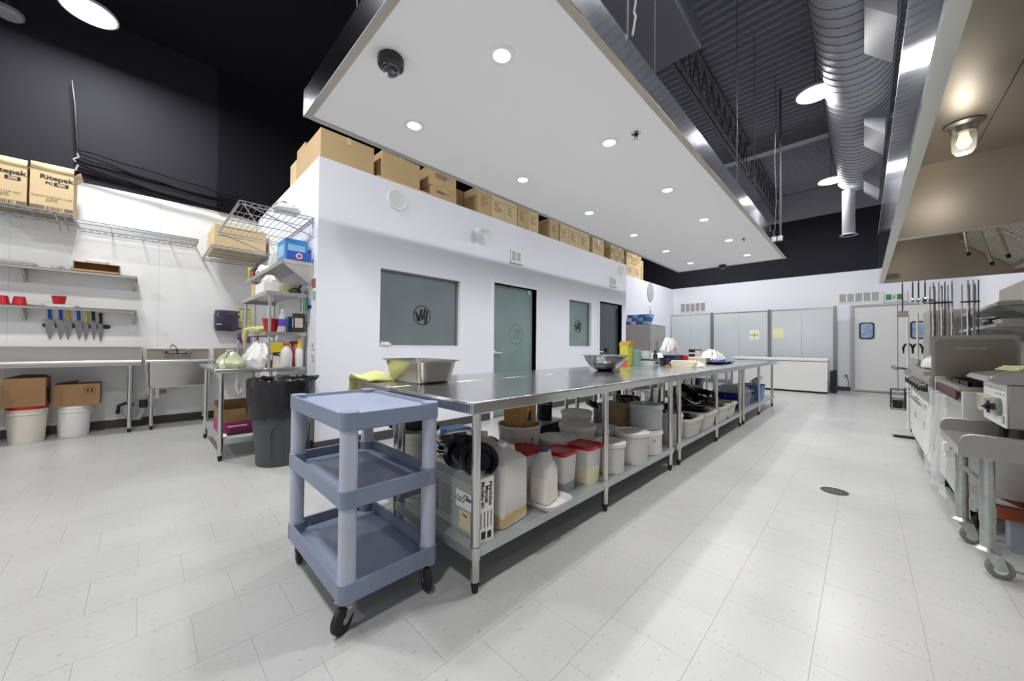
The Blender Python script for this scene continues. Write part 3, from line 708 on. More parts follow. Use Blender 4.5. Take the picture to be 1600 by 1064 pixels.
# knife rack
o = MB().loft([(0, .05, .54, .024), (.02, .05, .54, .024)], M=Ry(PI / 2), c=(WX + .0, -.575, 1.305)).build('knife_bar', BLACK); tag(o, 'black magnetic knife bar on the left wall', 'knife rack')
kn = [(-.79, BLUE, .075, 'first blue-handled chef knife from the left, broad bladed', -.05), (-.71, BLUE, .06, 'second blue-handled chef knife from the left', -.04), (-.65, YEL, .06, 'orange-yellow-handled chef knife third from the left', -.03),
      (-.57, BLUE, .06, 'blue-handled chef knife in the middle of the bar', -.06), (-.51, mat('lemon_plastic', (222, 214, 50), .4), .045, 'lemon-yellow-handled knife fifth from the left', -.02), (-.45, BLACK, .05, 'black-handled knife second from the right', -.06), (-.39, BLACK, .045, 'lower black-handled knife at the right end of the bar', -.04)]
for i, (y, hm, bw, lab, tilt) in enumerate(kn):
    dz = -.03 if i == 6 else (.0 if i != 4 else -.015)
    t = T('chef_knife', lab, 'knife', (WX + .022, y, 1.345 + dz), 0, 'knives on the magnetic bar')
    L = .215
    MB().prism([(-bw * .5, .03), (-bw * .5, -.02), (-bw * .42, -.10), (-bw * .12, -L), (.0, -L + .015), (bw * .5, -.09), (bw * .5, .0), (bw * .2, .03)], 0, .0, .003).xf(Rx(-tilt)).build('blade', mat('knife_blade', (168, 168, 168), .25, 1, var=.1, scale=20), t)
    MB().loft([(0, .022, .026, .01), (.03, .022, .03, .011), (.09, .022, .026, .01), (.125, .024, .034, .012), (.135, .016, .02, .008)], c=(.0015, .004, .03)).xf(Rx(-tilt)).build('handle', hm, t)
# buckets and cartons under the table
def pail(x, y, r, h, m, lab, lid=None, bail=None, rz=0, group=None, name='bucket', z=0, cat='bucket'):
    t = T(name, lab, cat, (x, y, z), rz, group)
    MB().lathe([(r * .86, 0), (r * .88, .01), (r * .97, h * .8), (r * 1.02, h * .8), (r * 1.02, h * .84), (r * .985, h * .84), (r * .985, h * .9), (r * 1.03, h * .91), (r * 1.03, h), (r * .96, h), (r * .95, h * .9), (r * .84, .012), (0, .012)], n=32, cap1=False).build('bucket_body', m, t)
    if lid: MB().lathe([(r * 1.05, h - .02), (r * 1.06, h + .008), (r * .98, h + .01), (r * .95, h + .002), (0, h + .002)], n=32, cap0=False, cap1=False).build('lid', lid, t)
    if bail is not None:
        pts = []
        for i in range(13):
            a = PI * i / 12; pts.append((r * 1.04 * math.cos(a), r * 1.02 * math.sin(a) * math.cos(bail), h * .86 + r * 1.02 * math.sin(a) * math.sin(bail)))
        MB().tube(pts, .006, n=6).build('bail_handle', WPLAST, t)
    return t
pail(-6.60, -.885, .142, .39, CREAM, 'cream bucket with red lid under the knife table', RED, 1.25, .8)
pail(-6.72, -.565, .138, .36, WPLAST, 'white open bucket holding up a carton near the table leg', None, -.35, 1.3)
pail(-6.44, -1.19, .135, .37, CREAM, 'cream bucket with red lid cut by the left edge of the view', RED, -.9, .3)
CB = 'cartons on the buckets under the knife table'
t = carton('carton', 'open brown carton standing on the red-lidded cream bucket', (-6.78, -1.04, .402), (-6.46, -.75, .71), CARTON3, group=CB, open_=True)
MB().prism([(-.145, .308), (.145, .308), (.10, .33), (-.05, .335)], 0, -.158, -.152).build('flap', CARTIN, t); B((.02, .146, .05), (.1, .1475, .2)).build('dark_stamp', INK, t)
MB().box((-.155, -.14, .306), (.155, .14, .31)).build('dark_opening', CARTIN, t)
t = carton('carton', 'brown carton with a two-arrow mark on the white bucket', (-6.86, -.71, .362), (-6.58, -.36, .615), CARTON3, group=CB, open_=True)
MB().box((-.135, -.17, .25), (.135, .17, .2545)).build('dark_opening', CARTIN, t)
mb = MB(); x = .1415
for a in (0, .032): mb.box((x, .075 + a, .155), (x + .0008, .087 + a, .185)); mb.prism([(.07 + a, .185), (.092 + a, .185), (.081 + a, .2)], 0, x, x + .0008)
for lo, hi in (((x, .055, .14), (x + .0008, .058, .215)), ((x, .134, .14), (x + .0008, .137, .215)), ((x, .055, .14), (x + .0008, .137, .143)), ((x, .055, .212), (x + .0008, .137, .215))): mb.box(lo, hi)
mb.build('arrow_mark', INK, t)
MB().prism([(-.16, .255), (-.02, .255), (.0, .285), (-.13, .262)], 0, -.10, -.096).build('flap', CARTIN, t)
t = carton('carton', 'small brown carton with a white label at the left edge of the view', (-6.54, -1.33, .386), (-6.34, -1.06, .66), CARTON3, group=CB)
B((.101, .03, .04), (.102, .12, .18)).build('paper_label', PAPER, t)
mb = MB()
for q in range(3): mb.box((.1022, .045, .06 + q * .04), (.1026, .1, .075 + q * .04))
mb.build('label_print', INK, t)
# ---- high wire shelves
def wire_shelf(name, lab, lo, hi, z, along='y', step=.028, group='chrome wire shelves high on the walls', th=.035):
    t = T(name, lab, 'shelf', ((lo[0] + hi[0]) / 2, (lo[1] + hi[1]) / 2, z), 0, group)
    hx_, hy_ = (hi[0] - lo[0]) / 2, (hi[1] - lo[1]) / 2
    mb = MB(); a, b = (hx_, hy_)
    n = int(2 * (a if along == 'y' else b) / step)
    for i in range(n + 1):
        if along == 'y': x = -a + 2 * a * i / n; mb.cyl((x, -b, 0), (x, b, 0), .003, n=4, cap=False)
        else: y = -b + 2 * b * i / n; mb.cyl((-a, y, 0), (a, y, 0), .003, n=4, cap=False)
    mb.build('deck_wires', WIRE, t, fix=False)
    mb = MB()
    for zz in (0, -th):
        mb.tube([(-a, -b, zz), (a, -b, zz), (a, b, zz), (-a, b, zz)], .0055, n=5, closed=True)
    for s in (-1, 1):
        q = int(2 * b / .06); pts = [(s * a, -b + 2 * b * i / q, -th * (i % 2)) for i in range(q + 1)]; mb.tube(pts, .0035, n=4)
        q = int(2 * a / .06); pts = [(-a + 2 * a * i / q, s * b, -th * (i % 2)) for i in range(q + 1)]; mb.tube(pts, .0035, n=4)
    for i in range(1, 4):
        if along == 'y': y = -b + 2 * b * i / 4; mb.cyl((-a, y, -.012), (a, y, -.012), .005, n=5)
        else: x = -a + 2 * a * i / 4; mb.cyl((x, -b, -.012), (x, b, -.012), .005, n=5)
    mb.build('truss_frame', WIRE, t, fix=False)
    return t
ws = wire_shelf('wire_shelf', 'near chrome wire shelf on the left wall carrying printed cartons', (WX, -1.85), (-6.5, -.60), 2.575)
for k, y in enumerate((.50, .56)):
    MB().tube([(.20, y, -.03), (.17, y + .02, -.10), (.1, y + .03, -.17), (.02, y + .02, -.18)], .008).build('support_leg', WIRE, ws)
wire_shelf('wire_shelf', 'empty middle chrome wire shelf along the left wall', (WX, -.58), (-6.52, .50), 2.53)
CU = 'printed cartons on the left wire shelf'
def ritepak(y0, y1, z0, z1, lab, l2, l3, l4):
    t = T('printed_carton', lab, 'carton', (-6.69, (y0 + y1) / 2, z0), 0, CU); h = (y1 - y0) / 2; H = z1 - z0; d = .16
    mb = MB(); k = .005
    mb.box((-d, -h, 0), (d, h, k)); mb.box((-d, -h, k), (-d + k, h, H)); mb.box((d - k, -h, k), (d, h, H)); mb.box((-d + k, -h, k), (d - k, -h + k, H)); mb.box((-d + k, h - k, k), (d - k, h, H))
    mb.build('carton_body', CARTON2, t)
    MB().add([(d, -h, H), (d, h, H), (d - .02, h, H + .09), (d - .02, -h, H + .085)], [(0, 1, 2, 3)]).build('flap', CARTON2, t, solid=.004)
    MB().add([(-d, h, H), (d, h, H), (d - .02, h + .05, H + .06), (-d + .02, h + .05, H + .05)], [(0, 1, 2, 3)]).build('flap', CARTON2, t, solid=.004)
    B((d + .0005, -h, .0), (d + .001, h, .05)).build('dark_band', INKG, t)
    B((d + .0012, -.05, .0), (d + .0017, .09, .055)).build('barcode_label', CARTON, t)
    mb = MB()
    for q in range(9): mb.box((d + .0018, -.035 + q * .0125, .008), (d + .0022, -.035 + q * .0125 + (.004 if q % 3 else .007), .045))
    mb.build('barcode', INK, t)
    text('Ritepak', .068, INK, t, (d + .0015, .03, H - .07), FACE_PX, 0, 1.15, bold=.002)
    if l2 == 'PC':
        text('PC', .045, INK, t, (d + .0015, -.022, H - .135), FACE_PX, bold=.0015)
    B((d + .0012, .012, H - .155), (d + .0015, .115, H - .113)).build('number_field', INK, t)
    text(l3, .042, CARTON2, t, (d + .002, .063, H - .135), FACE_PX, bold=.0015)
    text(l4, .026, INKG, t, (d + .0015, 0.0, H - .31), FACE_PX)
    return t
ritepak(-.905, -.60, 2.578, 3.02, 'printed pale carton with open flaps at the end of the left wire shelf', 'PC', '400', 'PLASTIC PORTION CUPS\nCLEAR\n2500 CT')
ritepak(-1.235, -.925, 2.578, 3.0, 'printed pale carton cut by the left edge of the view', 'L', '200', 'PORTION CUP LIDS\nCLEAR\n2500 CT')
# rack in the corner with carton, rack on the end wall
w2 = wire_shelf('wire_shelf', 'corner chrome wire shelf with a big carton on it', (WX, .58), (-5.95, OY - .003), 2.37, 'x')
carton('carton', 'big pale carton on the corner wire shelf', (-6.85, .62, 2.374), (-6.12, 1.2, 2.70), CARTON2, group='cartons on the wire shelves', tape=False)
w3 = wire_shelf('wire_shelf', 'chrome wire shelf on the office end wall above the blue boxes', (-5.55, .60), (-4.16, OY - .003), 2.45, 'x', .05)
for x in (-.69, .69):
    mb = MB(); mb.tube([(x, .31, -.02), (x, .31, -.2), (x, -.28, -.02)], .007, n=5); mb.build('wall_brace', WIRE, w3)
mb = MB(); mb.tube([(x2, .31, -.19) for x2 in (-.69, .69)], .005); mb.tube([(-.69, .31, -.19), (.69, -.29, -.02)], .004); mb.build('cross_brace', WIRE, w3)
t = T('cable_bundle', 'bundle of black cables running along the top of the left white wall', 'cables', (XL + .085, 0, 3.1))
for q in range(7):
    mb = MB(); sg = .03 * (q % 3); pts = [(.012 * (q % 3), -.62 + 1.9 * i / 14, .10 + .045 * q - .010 * i - sg * math.sin(PI * i / 14) * 1.3 + .008 * math.sin(i * 1.7 + q)) for i in range(15)]
    mb.tube(pts, .014 if q < 4 else .008).build('cable', mat('matte_black', (26, 26, 28), .9, spec=.1), t)
t = T('hanging_chain', 'twisted black cable with a grey hook hanging down the black wall', 'cable', (XL + .085, -.62, 3.2))
MB().tube([(0, 0, .1), (.01, .01, .25), (.0, -.005, .5), (.012, -.02, .8), (0, -.05, 1.1)], [.012, .010, .012, .01, .006]).build('cable', BLACK, t)
MB().tube([(0.02, .0, .0), (.02, .02, .08), (.02, -.02, .13), (.02, .02, .17), (.02, .01, .22)], .012).build('hook', VENTG, t)
# ---- sinks
SKX = -6.68
sk = T('utility_sink', 'deep stainless utility sink on legs beside the knife table', 'sink', (SKX, .35, 0))
mb = MB(); mb.loft([(.53, .44, .56, .03), (.55, .47, .60, .04), (.855, .48, .61, .04), (.87, .50, .64, .03), (.875, .50, .64, .03), (.875, .45, .58, .04), (.58, .42, .54, .05)]); mb.build('basin', STEEL, sk)
MB().tube([(-.2, -.325, .872), (.255, -.325, .872), (.255, .325, .872), (-.2, .325, .872)], .018, n=10).build('rolled_rim', MATS['bright_edge'], sk)
B((-.278, -.32, .86), (-.255, .32, 1.01)).build('backsplash', DULLST, sk); B((-.28, -.32, 1.01), (-.24, .32, 1.028)).build('backsplash_cap', STEEL, sk)
legs(sk, [(.19, -.27), (-.2, -.27), (.19, .27), (-.2, .27)], .55, .02)
mb = MB()
for y in (-.27, .27): mb.cyl((.19, y, .2), (-.2, y, .24), .012, n=8)
mb.build('leg_brace', STEEL, sk)
MB().prism([(.0, .52), (.16, .52), (.08, .38), (.03, .38)], 1, -.24, -.2).build('drain_bracket', STEEL, sk)
fc = T('wall_faucet', 'chrome two-handle wall faucet over the utility sink', 'faucet', (WX + .03, .33, .955))
mb = MB(); mb.cyl((.04, -.13, 0), (.04, .13, 0), .014, n=10)
for s in (-1, 1): mb.cyl((-.0, s * .11, 0), (.05, s * .11, 0), .02, n=10)
mb.build('faucet_body', CHROM2, fc)
for s in (-1, 1):
    mb = MB(); mb.cyl((.04, s * .11, .01), (.05, s * .11, .045), .016, .013, n=10); mb.box((.02, s * .11 - .035, .045), (.07, s * .11 + .035, .055)); mb.box((.036, s * .11 - .009, .05), (.056, s * .11 + .009, .075)); mb.build('cross_handle', CHROM2, fc)
MB().tube([(.04, 0, 0), (.05, 0, .05), (.08, -.02, .1), (.13, -.06, .13), (.15, -.075, .11), (.15, -.075, .08)], .011, n=8).build('spout', CHROM2, fc)
t = T('drain_trap', 'grey plumbing trap and drain pipe between table leg and sink', 'drain pipe', (-6.78, -.08, 0))
GP_ = mat('grey_pipe_plastic', (148, 150, 152), .45)
MB().tube([(-.02, -.07, .3), (.0, -.07, .2), (.0, -.03, .12), (.0, .05, .12), (.0, .09, .2), (0, .09, .34)], .03, n=12).build('trap', GP_, t)
MB().cyl((0, .09, .26), (0, .09, .36), .042, n=14).build('coupling', RUBBER, t)
MB().tube([(0, .09, .36), (.0, .14, .42), (.02, .22, .44), (.05, .3, .46)], .026, n=10).build('waste_arm', GP_, t)
MB().tube([(-.05, -.14, .2), (-.02, -.13, .3), (.0, -.07, .33), (.02, -.0, .3)], .02, n=8).build('hose', BLACK, t)
hs = T('hand_sink', 'small stainless hand sink on the left wall behind the corner table', 'sink', (WX + .0, .95, .0))
B((.001, -.22, .82), (.02, .24, 1.035)).build('backsplash', DULLST, hs); mb = MB().loft([(.70, .28, .36, .06), (.83, .36, .44, .05), (.84, .38, .46, .04), (.84, .34, .42, .05), (.73, .26, .34, .06)], c=(.21, .01, 0)); mb.build('basin', STEEL, hs)
B((.021, -.07, .99), (.023, .02, 1.015)).build('name_plate', PAPER, hs)
MB().tube([(.05, .06, .85), (.05, .06, 1.13), (.06, .06, 1.17), (.1, .06, 1.19), (.14, .06, 1.16), (.15, .06, 1.1)], .012, n=8).build('gooseneck', CHROM2, hs)
for y in (.0, .12): MB().cyl((.05, y, .84), (.05, y, .89), .016, n=10).build('tap_handle', CHROM2, hs)
MB().tube([(.21, .03, .7), (.21, .03, .42), (.2, .06, .36), (.14, .1, .36), (.1, .1, .42), (.02, .1, .44)], .02, n=10).build('trap', WPLAST, hs)
# dispenser, notices
t = T('towel_dispenser', 'dark translucent paper towel dispenser on the left wall', 'dispenser', (WX, .855, 1.31))
MB().loft([(0, .18, .26, .02), (.03, .21, .28, .03), (.22, .22, .285, .04), (.285, .15, .27, .05), (.295, .1, .24, .04)], c=(.11, 0, 0)).build('cover', mat('smoky_plastic', (58, 54, 72), .22, coat=.4), t)
MB().loft([(0, .16, .20, .02), (.012, .19, .24, .02)], c=(.105, 0, -.012)).build('tear_bar', BLACK, t)
B((.215, -.12, .075), (.2215, -.06, .085)).build('badge', PAPER, t); B((.0, .142, .02), (.12, .19, .04)).build('crank', BLACK, t)
t = T('notice_sheet', 'yellow hand-washing notice beside the towel dispenser', 'notice', (WX, 1.10, 1.515))
B((.0005, -.115, -.15), (.0025, .115, .15)).build('sheet', YPAPER, t)
mb = MB(); mb.box((.003, -.07, .12), (.0032, .07, .135)); mb.box((.003, -.09, .06), (.0032, -.06, .1)); mb.box((.003, -.09, -.01), (.0032, -.06, .03))
for q in range(8): mb.box((.003, -.03, .09 - q * .017), (.0032, .08, .094 - q * .017))
mb.build('print', INKG, t); B((.003, -.09, -.085), (.0032, .09, -.07)).build('orange_bar', mat('orange_ink', (232, 190, 60), .6), t)
t = T('soap_dispenser', 'purple soap dispenser on the left wall below the notice', 'dispenser', (WX, 1.10, 1.12))
B((.001, -.07, 0), (.08, .07, .15)).build('body', mat('purple_plastic', (124, 58, 132), .4), t, bev=.008); B((.081, -.03, .0), (.09, .03, .04)).build('push_bar', BLACK, t)
t = T('broom', 'pale broom handle leaning in the corner behind the table', 'broom', (-6.45, 1.17, 0))
MB().cyl((0, 0, .22), (-.05, .02, 1.16), .012, n=8).build('handle', mat('pale_wood', (206, 188, 148), .5), t); B((-.03, -.06, .0), (.03, .06, .2)).build('bristle_head', RUST, t)
MB().cyl((-.05, .02, 1.16), (-.053, .021, 1.22), .016, n=8).build('grip', RUST, t)
# ================================================================ CORNER TABLE WITH OVERSHELF
ct = T('corner_worktable', 'stainless corner worktable with two overshelves beside the trash can', 'worktable', (-4.93, .84, 0))
CW, CD = .64, .38
B((-CW, -CD, .83), (CW, CD, .868)).build('table_top', TOPST, ct, bev=.006)
MB().box((-CW + .05, -CD + .05, .19), (CW - .05, CD - .05, .195)).box((-CW + .05, -CD + .05, .15), (CW - .05, -CD + .055, .19)).box((CW - .055, -CD + .05, .15), (CW - .05, CD - .05, .19)).build('under_shelf', GALV, ct)
legs(ct, [(CW - .06, -CD + .06), (-CW + .06, -CD + .06), (CW - .06, CD - .06), (-CW + .06, CD - .06)], .83, .021, collar=.2)
for x in (-CW + .03, CW - .03):
    for y in (.05, CD - .03): MB().cyl((x, y, .868), (x, y, 1.64), .014, n=10).build('post', PIPE, ct)
for z, nm in ((1.235, 'overshelf'), (1.65, 'overshelf')):
    mb = MB(); mb.box((-CW, .01, z - .004), (CW, CD, z)); mb.box((-CW, .01, z - .04), (CW, .014, z - .004)); mb.box((CW - .004, .014, z - .04), (CW, CD, z - .004)); mb.box((-CW, .014, z - .04), (-CW + .004, CD, z - .004)); mb.build(nm, STEEL, ct)
t = T('wall_shelf', 'stainless wall shelf with blue boxes on the office end wall', 'shelf', (-5.12, OY - .145, 1.965))
mb = MB(); mb.box((-.98, -.14, -.004), (.98, .144, 0)); mb.box((-.98, -.14, -.04), (.98, -.136, -.004)); mb.box((.976, -.14, -.04), (.98, .14, -.004)); mb.build('shelf_board', STEEL, t)
for x in (.965, -.6): MB().prism([(-.13, -.041), (.143, -.041), (.143, -.24), (.11, -.24)], 0, x - .01, x + .01).build('bracket', STEEL, t)
def pack(name, lab, cat, lo, hi, m, front=None, fm=None, rz=0, group=None, side='px'):
    c = ((lo[0] + hi[0]) / 2, (lo[1] + hi[1]) / 2, lo[2]); h = ((hi[0] - lo[0]) / 2, (hi[1] - lo[1]) / 2); H = hi[2] - lo[2]
    t = T(name, lab, cat, c, rz, group); B((-h[0], -h[1], 0), (h[0], h[1], H)).build('pack_body', m, t, bev=.003)
    if fm:
        B((h[0] + .0005, -h[1] * .75, H * .25), (h[0] + .0012, h[1] * .75, H * .75)).build('printed_panel', fm, t)
        B((-h[0] * .75, -h[1] - .0012, H * .25), (h[0] * .75, -h[1] - .0005, H * .75)).build('printed_panel', fm, t)
    return t
SKY = mat('sky_blue_card', (58, 140, 214), .4, var=.12, scale=20); PALE = mat('pale_blue_card', (150, 206, 236), .4)
t = pack('blue_carton', 'tall bright blue printed box on the end wall shelf', 'box', (-4.52, .99, 1.966), (-4.22, 1.20, 2.20), SKY, fm=PALE)
t = pack('blue_carton', 'low blue box with a red round mark at the shelf end', 'box', (-4.20, .99, 1.966), (-4.145, 1.21, 2.06), mat('deep_blue_card', (32, 88, 184), .4))
MB().cyl((.0285, 0, .047), (.0295, 0, .047), .03, n=20).build('round_mark', PAPER, t); MB().cyl((.0297, 0, .047), (.0303, 0, .047), .02, n=20).build('round_mark', mat('pink_red', (214, 70, 100), .5), t)
t = T('plastic_bag', 'crumpled white bag beside the tall blue box', 'bag', (-4.75, 1.07, 1.966))
def crumple(secs, seed, amp, c=(0, 0, 0), n=7, M=None):
    mb = MB().loft(secs, c, n=n, M=M); r = random.Random(seed); mb.v = [(p[0] + r.uniform(-amp, amp), p[1] + r.uniform(-amp, amp), p[2] + (r.uniform(-amp, amp) if p[2] > c[2] + .01 else 0)) for p in mb.v]; return mb
crumple([(0, .22, .16, .05), (.06, .26, .2, .07), (.14, .22, .18, .07), (.22, .12, .1, .04)], 1, .012).build('bag', mat('bag_white', (226, 226, 220), .35), t)
t = pack('yellow_box', 'yellow printed box at the left end of the end wall shelf', 'box', (-6.04, .98, 1.966), (-5.99, 1.16, 2.15), mat('bright_yellow_card', (232, 228, 60), .5), fm=mat('green_print', (90, 170, 60), .5))
t = pack('black_red_box', 'red and black printed box on the end wall shelf', 'box', (-5.96, .99, 1.966), (-5.72, 1.18, 2.11), mat('dark_card', (52, 40, 44), .5), fm=mat('red_print', (190, 60, 60), .5))
t = T('plastic_bag', 'small white paper heap between the boxes on the end wall shelf', 'bag', (-5.4, 1.07, 1.966)); crumple([(0, .3, .18, .05), (.05, .34, .2, .07), (.12, .2, .12, .05)], 2, .012).build('bag', PAPER, t)
t = T('plastic_bag', 'crumpled white bag lying on the end of the high wire shelf', 'bag', (-4.24, 1.0, 2.458)); crumple([(0, .08, .2, .03), (.04, .10, .24, .04), (.07, .07, .16, .03), (.10, .03, .06, .01)], 3, .018).build('bag', PAPER, t)
# overshelf 2
z2 = 1.651
pack('carton', 'plain pale carton at the left of the upper overshelf', 'carton', (-5.2, .88, z2), (-5.05, 1.1, z2 + .15), CARTON2)
t = T('tissue_box', 'white box heaped with paper on the upper overshelf', 'box', (-4.72, .98, z2))
B((-.2, -.11, 0), (.2, .13, .12)).build('box', PAPER, t, bev=.004); crumple([(0, .22, .14, .05), (.04, .24, .15, .05), (.09, .1, .08, .03)], 4, .012, (0, 0, .12)).build('paper', PAPER, t)
for k, (x0, x1, s) in enumerate(((-4.46, -4.40, 'left'), (-4.38, -4.33, 'right'))): pack('green_box', 'dull green box on the upper overshelf, %s of the two' % s, 'box', (x0, 1.0, z2), (x1, 1.17, z2 + .085), mat('olive_card', (150, 158, 110), .6), group='green boxes on the overshelf')
t = T('black_tool', 'small black tool at the end of the upper overshelf', 'tool', (-4.31, 1.11, z2)); MB().loft([(0, .05, .1, .01), (.03, .05, .12, .02), (.05, .03, .05, .01)]).build('tool_body', BLACK, t); MB().cyl((0, .03, .04), (0, .06, .09), .01, n=8).build('knob', BLACK, t)
# overshelf 1
z1 = 1.236
cup(-4.42, .92, z1, .075, .135, RED, 'red ribbed cup with white rim on the lower overshelf')
t = T('rubber_glove', 'lime rubber gloves draped over the edge of the lower overshelf', 'gloves', (-4.75, .88, z1))
crumple([(0, .36, .14, .05), (.03, .38, .16, .06), (.06, .24, .1, .04)], 5, .01).build('glove_cuff', LIME, t)
MB().tube([(-.12, -.05, .04), (-.15, -.09, .02), (-.155, -.1, -.06), (-.16, -.098, -.13)], [.03, .03, .026, .012], n=8).build('glove_hand', LIME, t)
def bottle(name, lab, x, y, z, prof, m, capm=None, capprof=None, band=None, bm=None, group=None, n=16):
    t = T(name, lab, 'bottle', (x, y, z), 0, group); MB().lathe(prof, n=n).build('bottle_body', m, t)
    if capprof: MB().lathe(capprof, n=12).build('cap', capm, t)
    if band: MB().lathe(band, n=n, cap0=False, cap1=False).build('label_band', bm, t)
    return t
bottle('water_bottle', 'clear water bottle with a purple label on the lower overshelf', -4.32, 1.0, z1, [(.035, 0), (.036, .14), (.03, .17), (.013, .2), (.013, .21)], CLEARP, WPLAST, [(.015, .21), (.015, .23)], [(.0365, .06), (.0365, .13)], mat('violet_band', (88, 70, 170), .5))
pack('blue_tray', 'blue folded cloth box at the back of the lower overshelf', 'box', (-4.62, 1.08, z1), (-4.42, 1.18, z1 + .17), mat('mid_blue', (38, 84, 150), .5))
pack('dark_jar', 'dark printed tin at the right end of the lower overshelf', 'tin', (-4.36, 1.1, z1), (-4.30, 1.2, z1 + .2), mat('dark_brown_card', (48, 40, 36), .5), fm=mat('pale_print', (190, 184, 170), .5))
t = T('wire_stand', 'little wire stand behind the lime gloves', 'stand', (-4.62, .97, z1 + .0)); MB().tube([(0, 0, 0), (0, 0, .15), (.03, 0, .17), (.05, 0, .13)], .004).tube([(0, 0, 0), (.06, 0, 0)], .004).build('wire', CHROM2, t)
# knives on the end wall
for k, (x, hm, s) in enumerate(((-4.43, NAVY, 'navy-handled tool, first on the end wall'), (-4.37, BLACK, 'black-handled tool, second on the end wall'), (-4.31, mat('green_plastic', (128, 190, 40), .4), 'green-handled tool, third on the end wall'), (-4.25, BLUE, 'blue-handled tool, fourth on the end wall'))):
    t = T('hanging_tool', s, 'tool', (x, OY - .03, 1.44), 0, 'coloured tools hanging on the office end wall')
    MB().loft([(0, .035, .022, .01), (.1, .03, .02, .009), (.13, .036, .022, .01)], c=(0, 0, .03)).build('handle', hm, t); B((-.02, -.002, -.09), (.02, .002, .03)).build('blade', STEEL, t)
o = B((-4.5, OY - .016, 1.50), (-4.2, OY - .001, 1.525)).build('tool_bar', BLACK); tag(o, 'thin black bar holding coloured tools on the office end wall', 'tool rack')
t = T('notice_sheet', 'colourful notice on the office end wall near its corner', 'notice', (-4.115, OY, 1.68)); B((-.055, -.0025, -.13), (.055, -.0005, .13)).build('sheet', PAPER, t); B((-.05, -.0032, .02), (.05, -.0027, .12)).build('picture', mat('red_picture', (182, 78, 70), .5, var=.4, scale=14), t); B((-.05, -.0032, -.11), (.05, -.0027, -.01)).build('picture', mat('teal_picture', (150, 184, 172), .5, var=.3, scale=14), t)
for k, (z, s) in enumerate(((1.10, 'upper'), (.98, 'lower'))):
    t = T('wall_outlet', '%s small white outlet on the office end wall near its corner' % s, 'outlet', (-4.12, OY, z), 0, 'outlets on the end wall'); B((-.04, -.008, -.045), (.04, -.0005, .045)).build('plate', WPLAST, t, bev=.003); B((-.015, -.0095, -.02), (.015, -.0085, .02)).build('socket', VENTG, t)
# on the corner table
tz = .869
t = T('produce_bag', 'clear bag of green vegetables lying on the corner table', 'bag', (-4.62, .62, tz)); crumple([(0, .3, .2, .08), (.05, .32, .22, .09), (.1, .2, .14, .06), (.15, .08, .06, .02)], 6, .014).build('bag', mat('clear_green_bag', (206, 214, 178), .25, alpha=.75, var=.2, scale=14), t)
MB().loft([(.012, .22, .12, .05), (.05, .22, .13, .05), (.08, .12, .07, .03)]).build('vegetables', mat('leafy_green', (150, 170, 66), .6, var=.3, scale=30), t)
t = T('plastic_bag', 'big white plastic bag in the middle of the corner table', 'bag', (-4.55, .86, tz)); crumple([(0, .4, .22, .09), (.09, .44, .26, .1), (.17, .34, .2, .08), (.24, .14, .1, .04)], 8, .02).build('bag', mat('bag_white2', (228, 228, 226), .3), t)
bottle('sauce_bottle', 'short dark brown bottle behind the trash can', -4.36, .90, tz, [(.032, 0), (.033, .1), (.02, .13), (.014, .16)], mat('brown_glass', (78, 48, 30), .15), CLEARP, [(.016, .16), (.016, .2)])
t = T('food_bag', 'yellow and white printed bag standing on the corner table', 'bag', (-4.38, .965, tz)); crumple([(0, .06, .15, .02), (.08, .07, .15, .02), (.2, .05, .14, .02), (.27, .01, .14, .004)], 9, .004).build('bag', mat('white_yellow_bag', (236, 232, 214), .4), t)
B((.034, -.07, .15), (.0355, .07, .25)).build('yellow_print', mat('yellow_print', (232, 212, 40), .5), t); text('MD', .05, INK, t, (.037, .0, .135), FACE_PX, bold=.002)
bottle('detergent_jug', 'white jug with an orange-red cap on the corner table', -4.33, 1.045, tz, [(.05, 0), (.055, .02), (.055, .14), (.045, .18), (.02, .215), (.02, .225)], FROST, mat('orange_red', (204, 70, 40), .4), [(.025, .225), (.025, .25)])
t = bottle('spray_bottle', 'red and white trigger spray bottle on the corner table', -4.40, 1.12, tz, [(.034, 0), (.036, .02), (.036, .12), (.026, .17), (.014, .2), (.014, .22)], mat('red_white', (206, 84, 90), .4, var=.4, scale=20), RED, [(.016, .22), (.016, .245)])
mb = MB(); mb.box((-.012, -.03, .245), (.012, .06, .27)); mb.box((-.006, .04, .2), (.006, .055, .25)); mb.build('trigger_head', RED, t)
bottle('squeeze_bottle', 'white squeeze bottle with a yellow nozzle at the table end', -4.33, 1.165, tz, [(.036, 0), (.038, .02), (.038, .17), (.03, .195)], WPLAST, YEL, [(.03, .195), (.024, .23), (.008, .3)])
# under the corner table
t = T('open_carton', 'open brown and magenta carton on the lower shelf of the corner table', 'carton', (-4.78, .70, .196))
mb = MB(); k = .005
for a, b in (((-.22, -.16, 0), (.22, .16, k)), ((-.22, -.16, k), (-.215, .16, .3)), ((.215, -.16, k), (.22, .16, .25)), ((-.215, -.16, k), (.215, -.155, .25)), ((-.215, .155, k), (.215, .16, .3))): mb.box(a, b)
mb.build('carton_body', CARTON3, t); MAG = mat('magenta_print', (168, 50, 120), .6)
B((.2205, -.16, .02), (.2212, .16, .12)).build('magenta_band', MAG, t); B((-.22, -.1612, .02), (.22, -.1605, .12)).build('magenta_band', MAG, t); B((.2214, -.1, .07), (.2218, .06, .085)).build('print', PAPER, t)
t = T('paper_stack', 'white and dark flat packs in front of the magenta carton', 'packs', (-4.46, .72, .196)); B((-.08, -.2, 0), (.08, .16, .02)).build('pack', PAPER, t); B((-.06, -.14, .0205), (.07, .15, .045)).build('pack', mat('maroon_card', (70, 30, 44), .5), t)
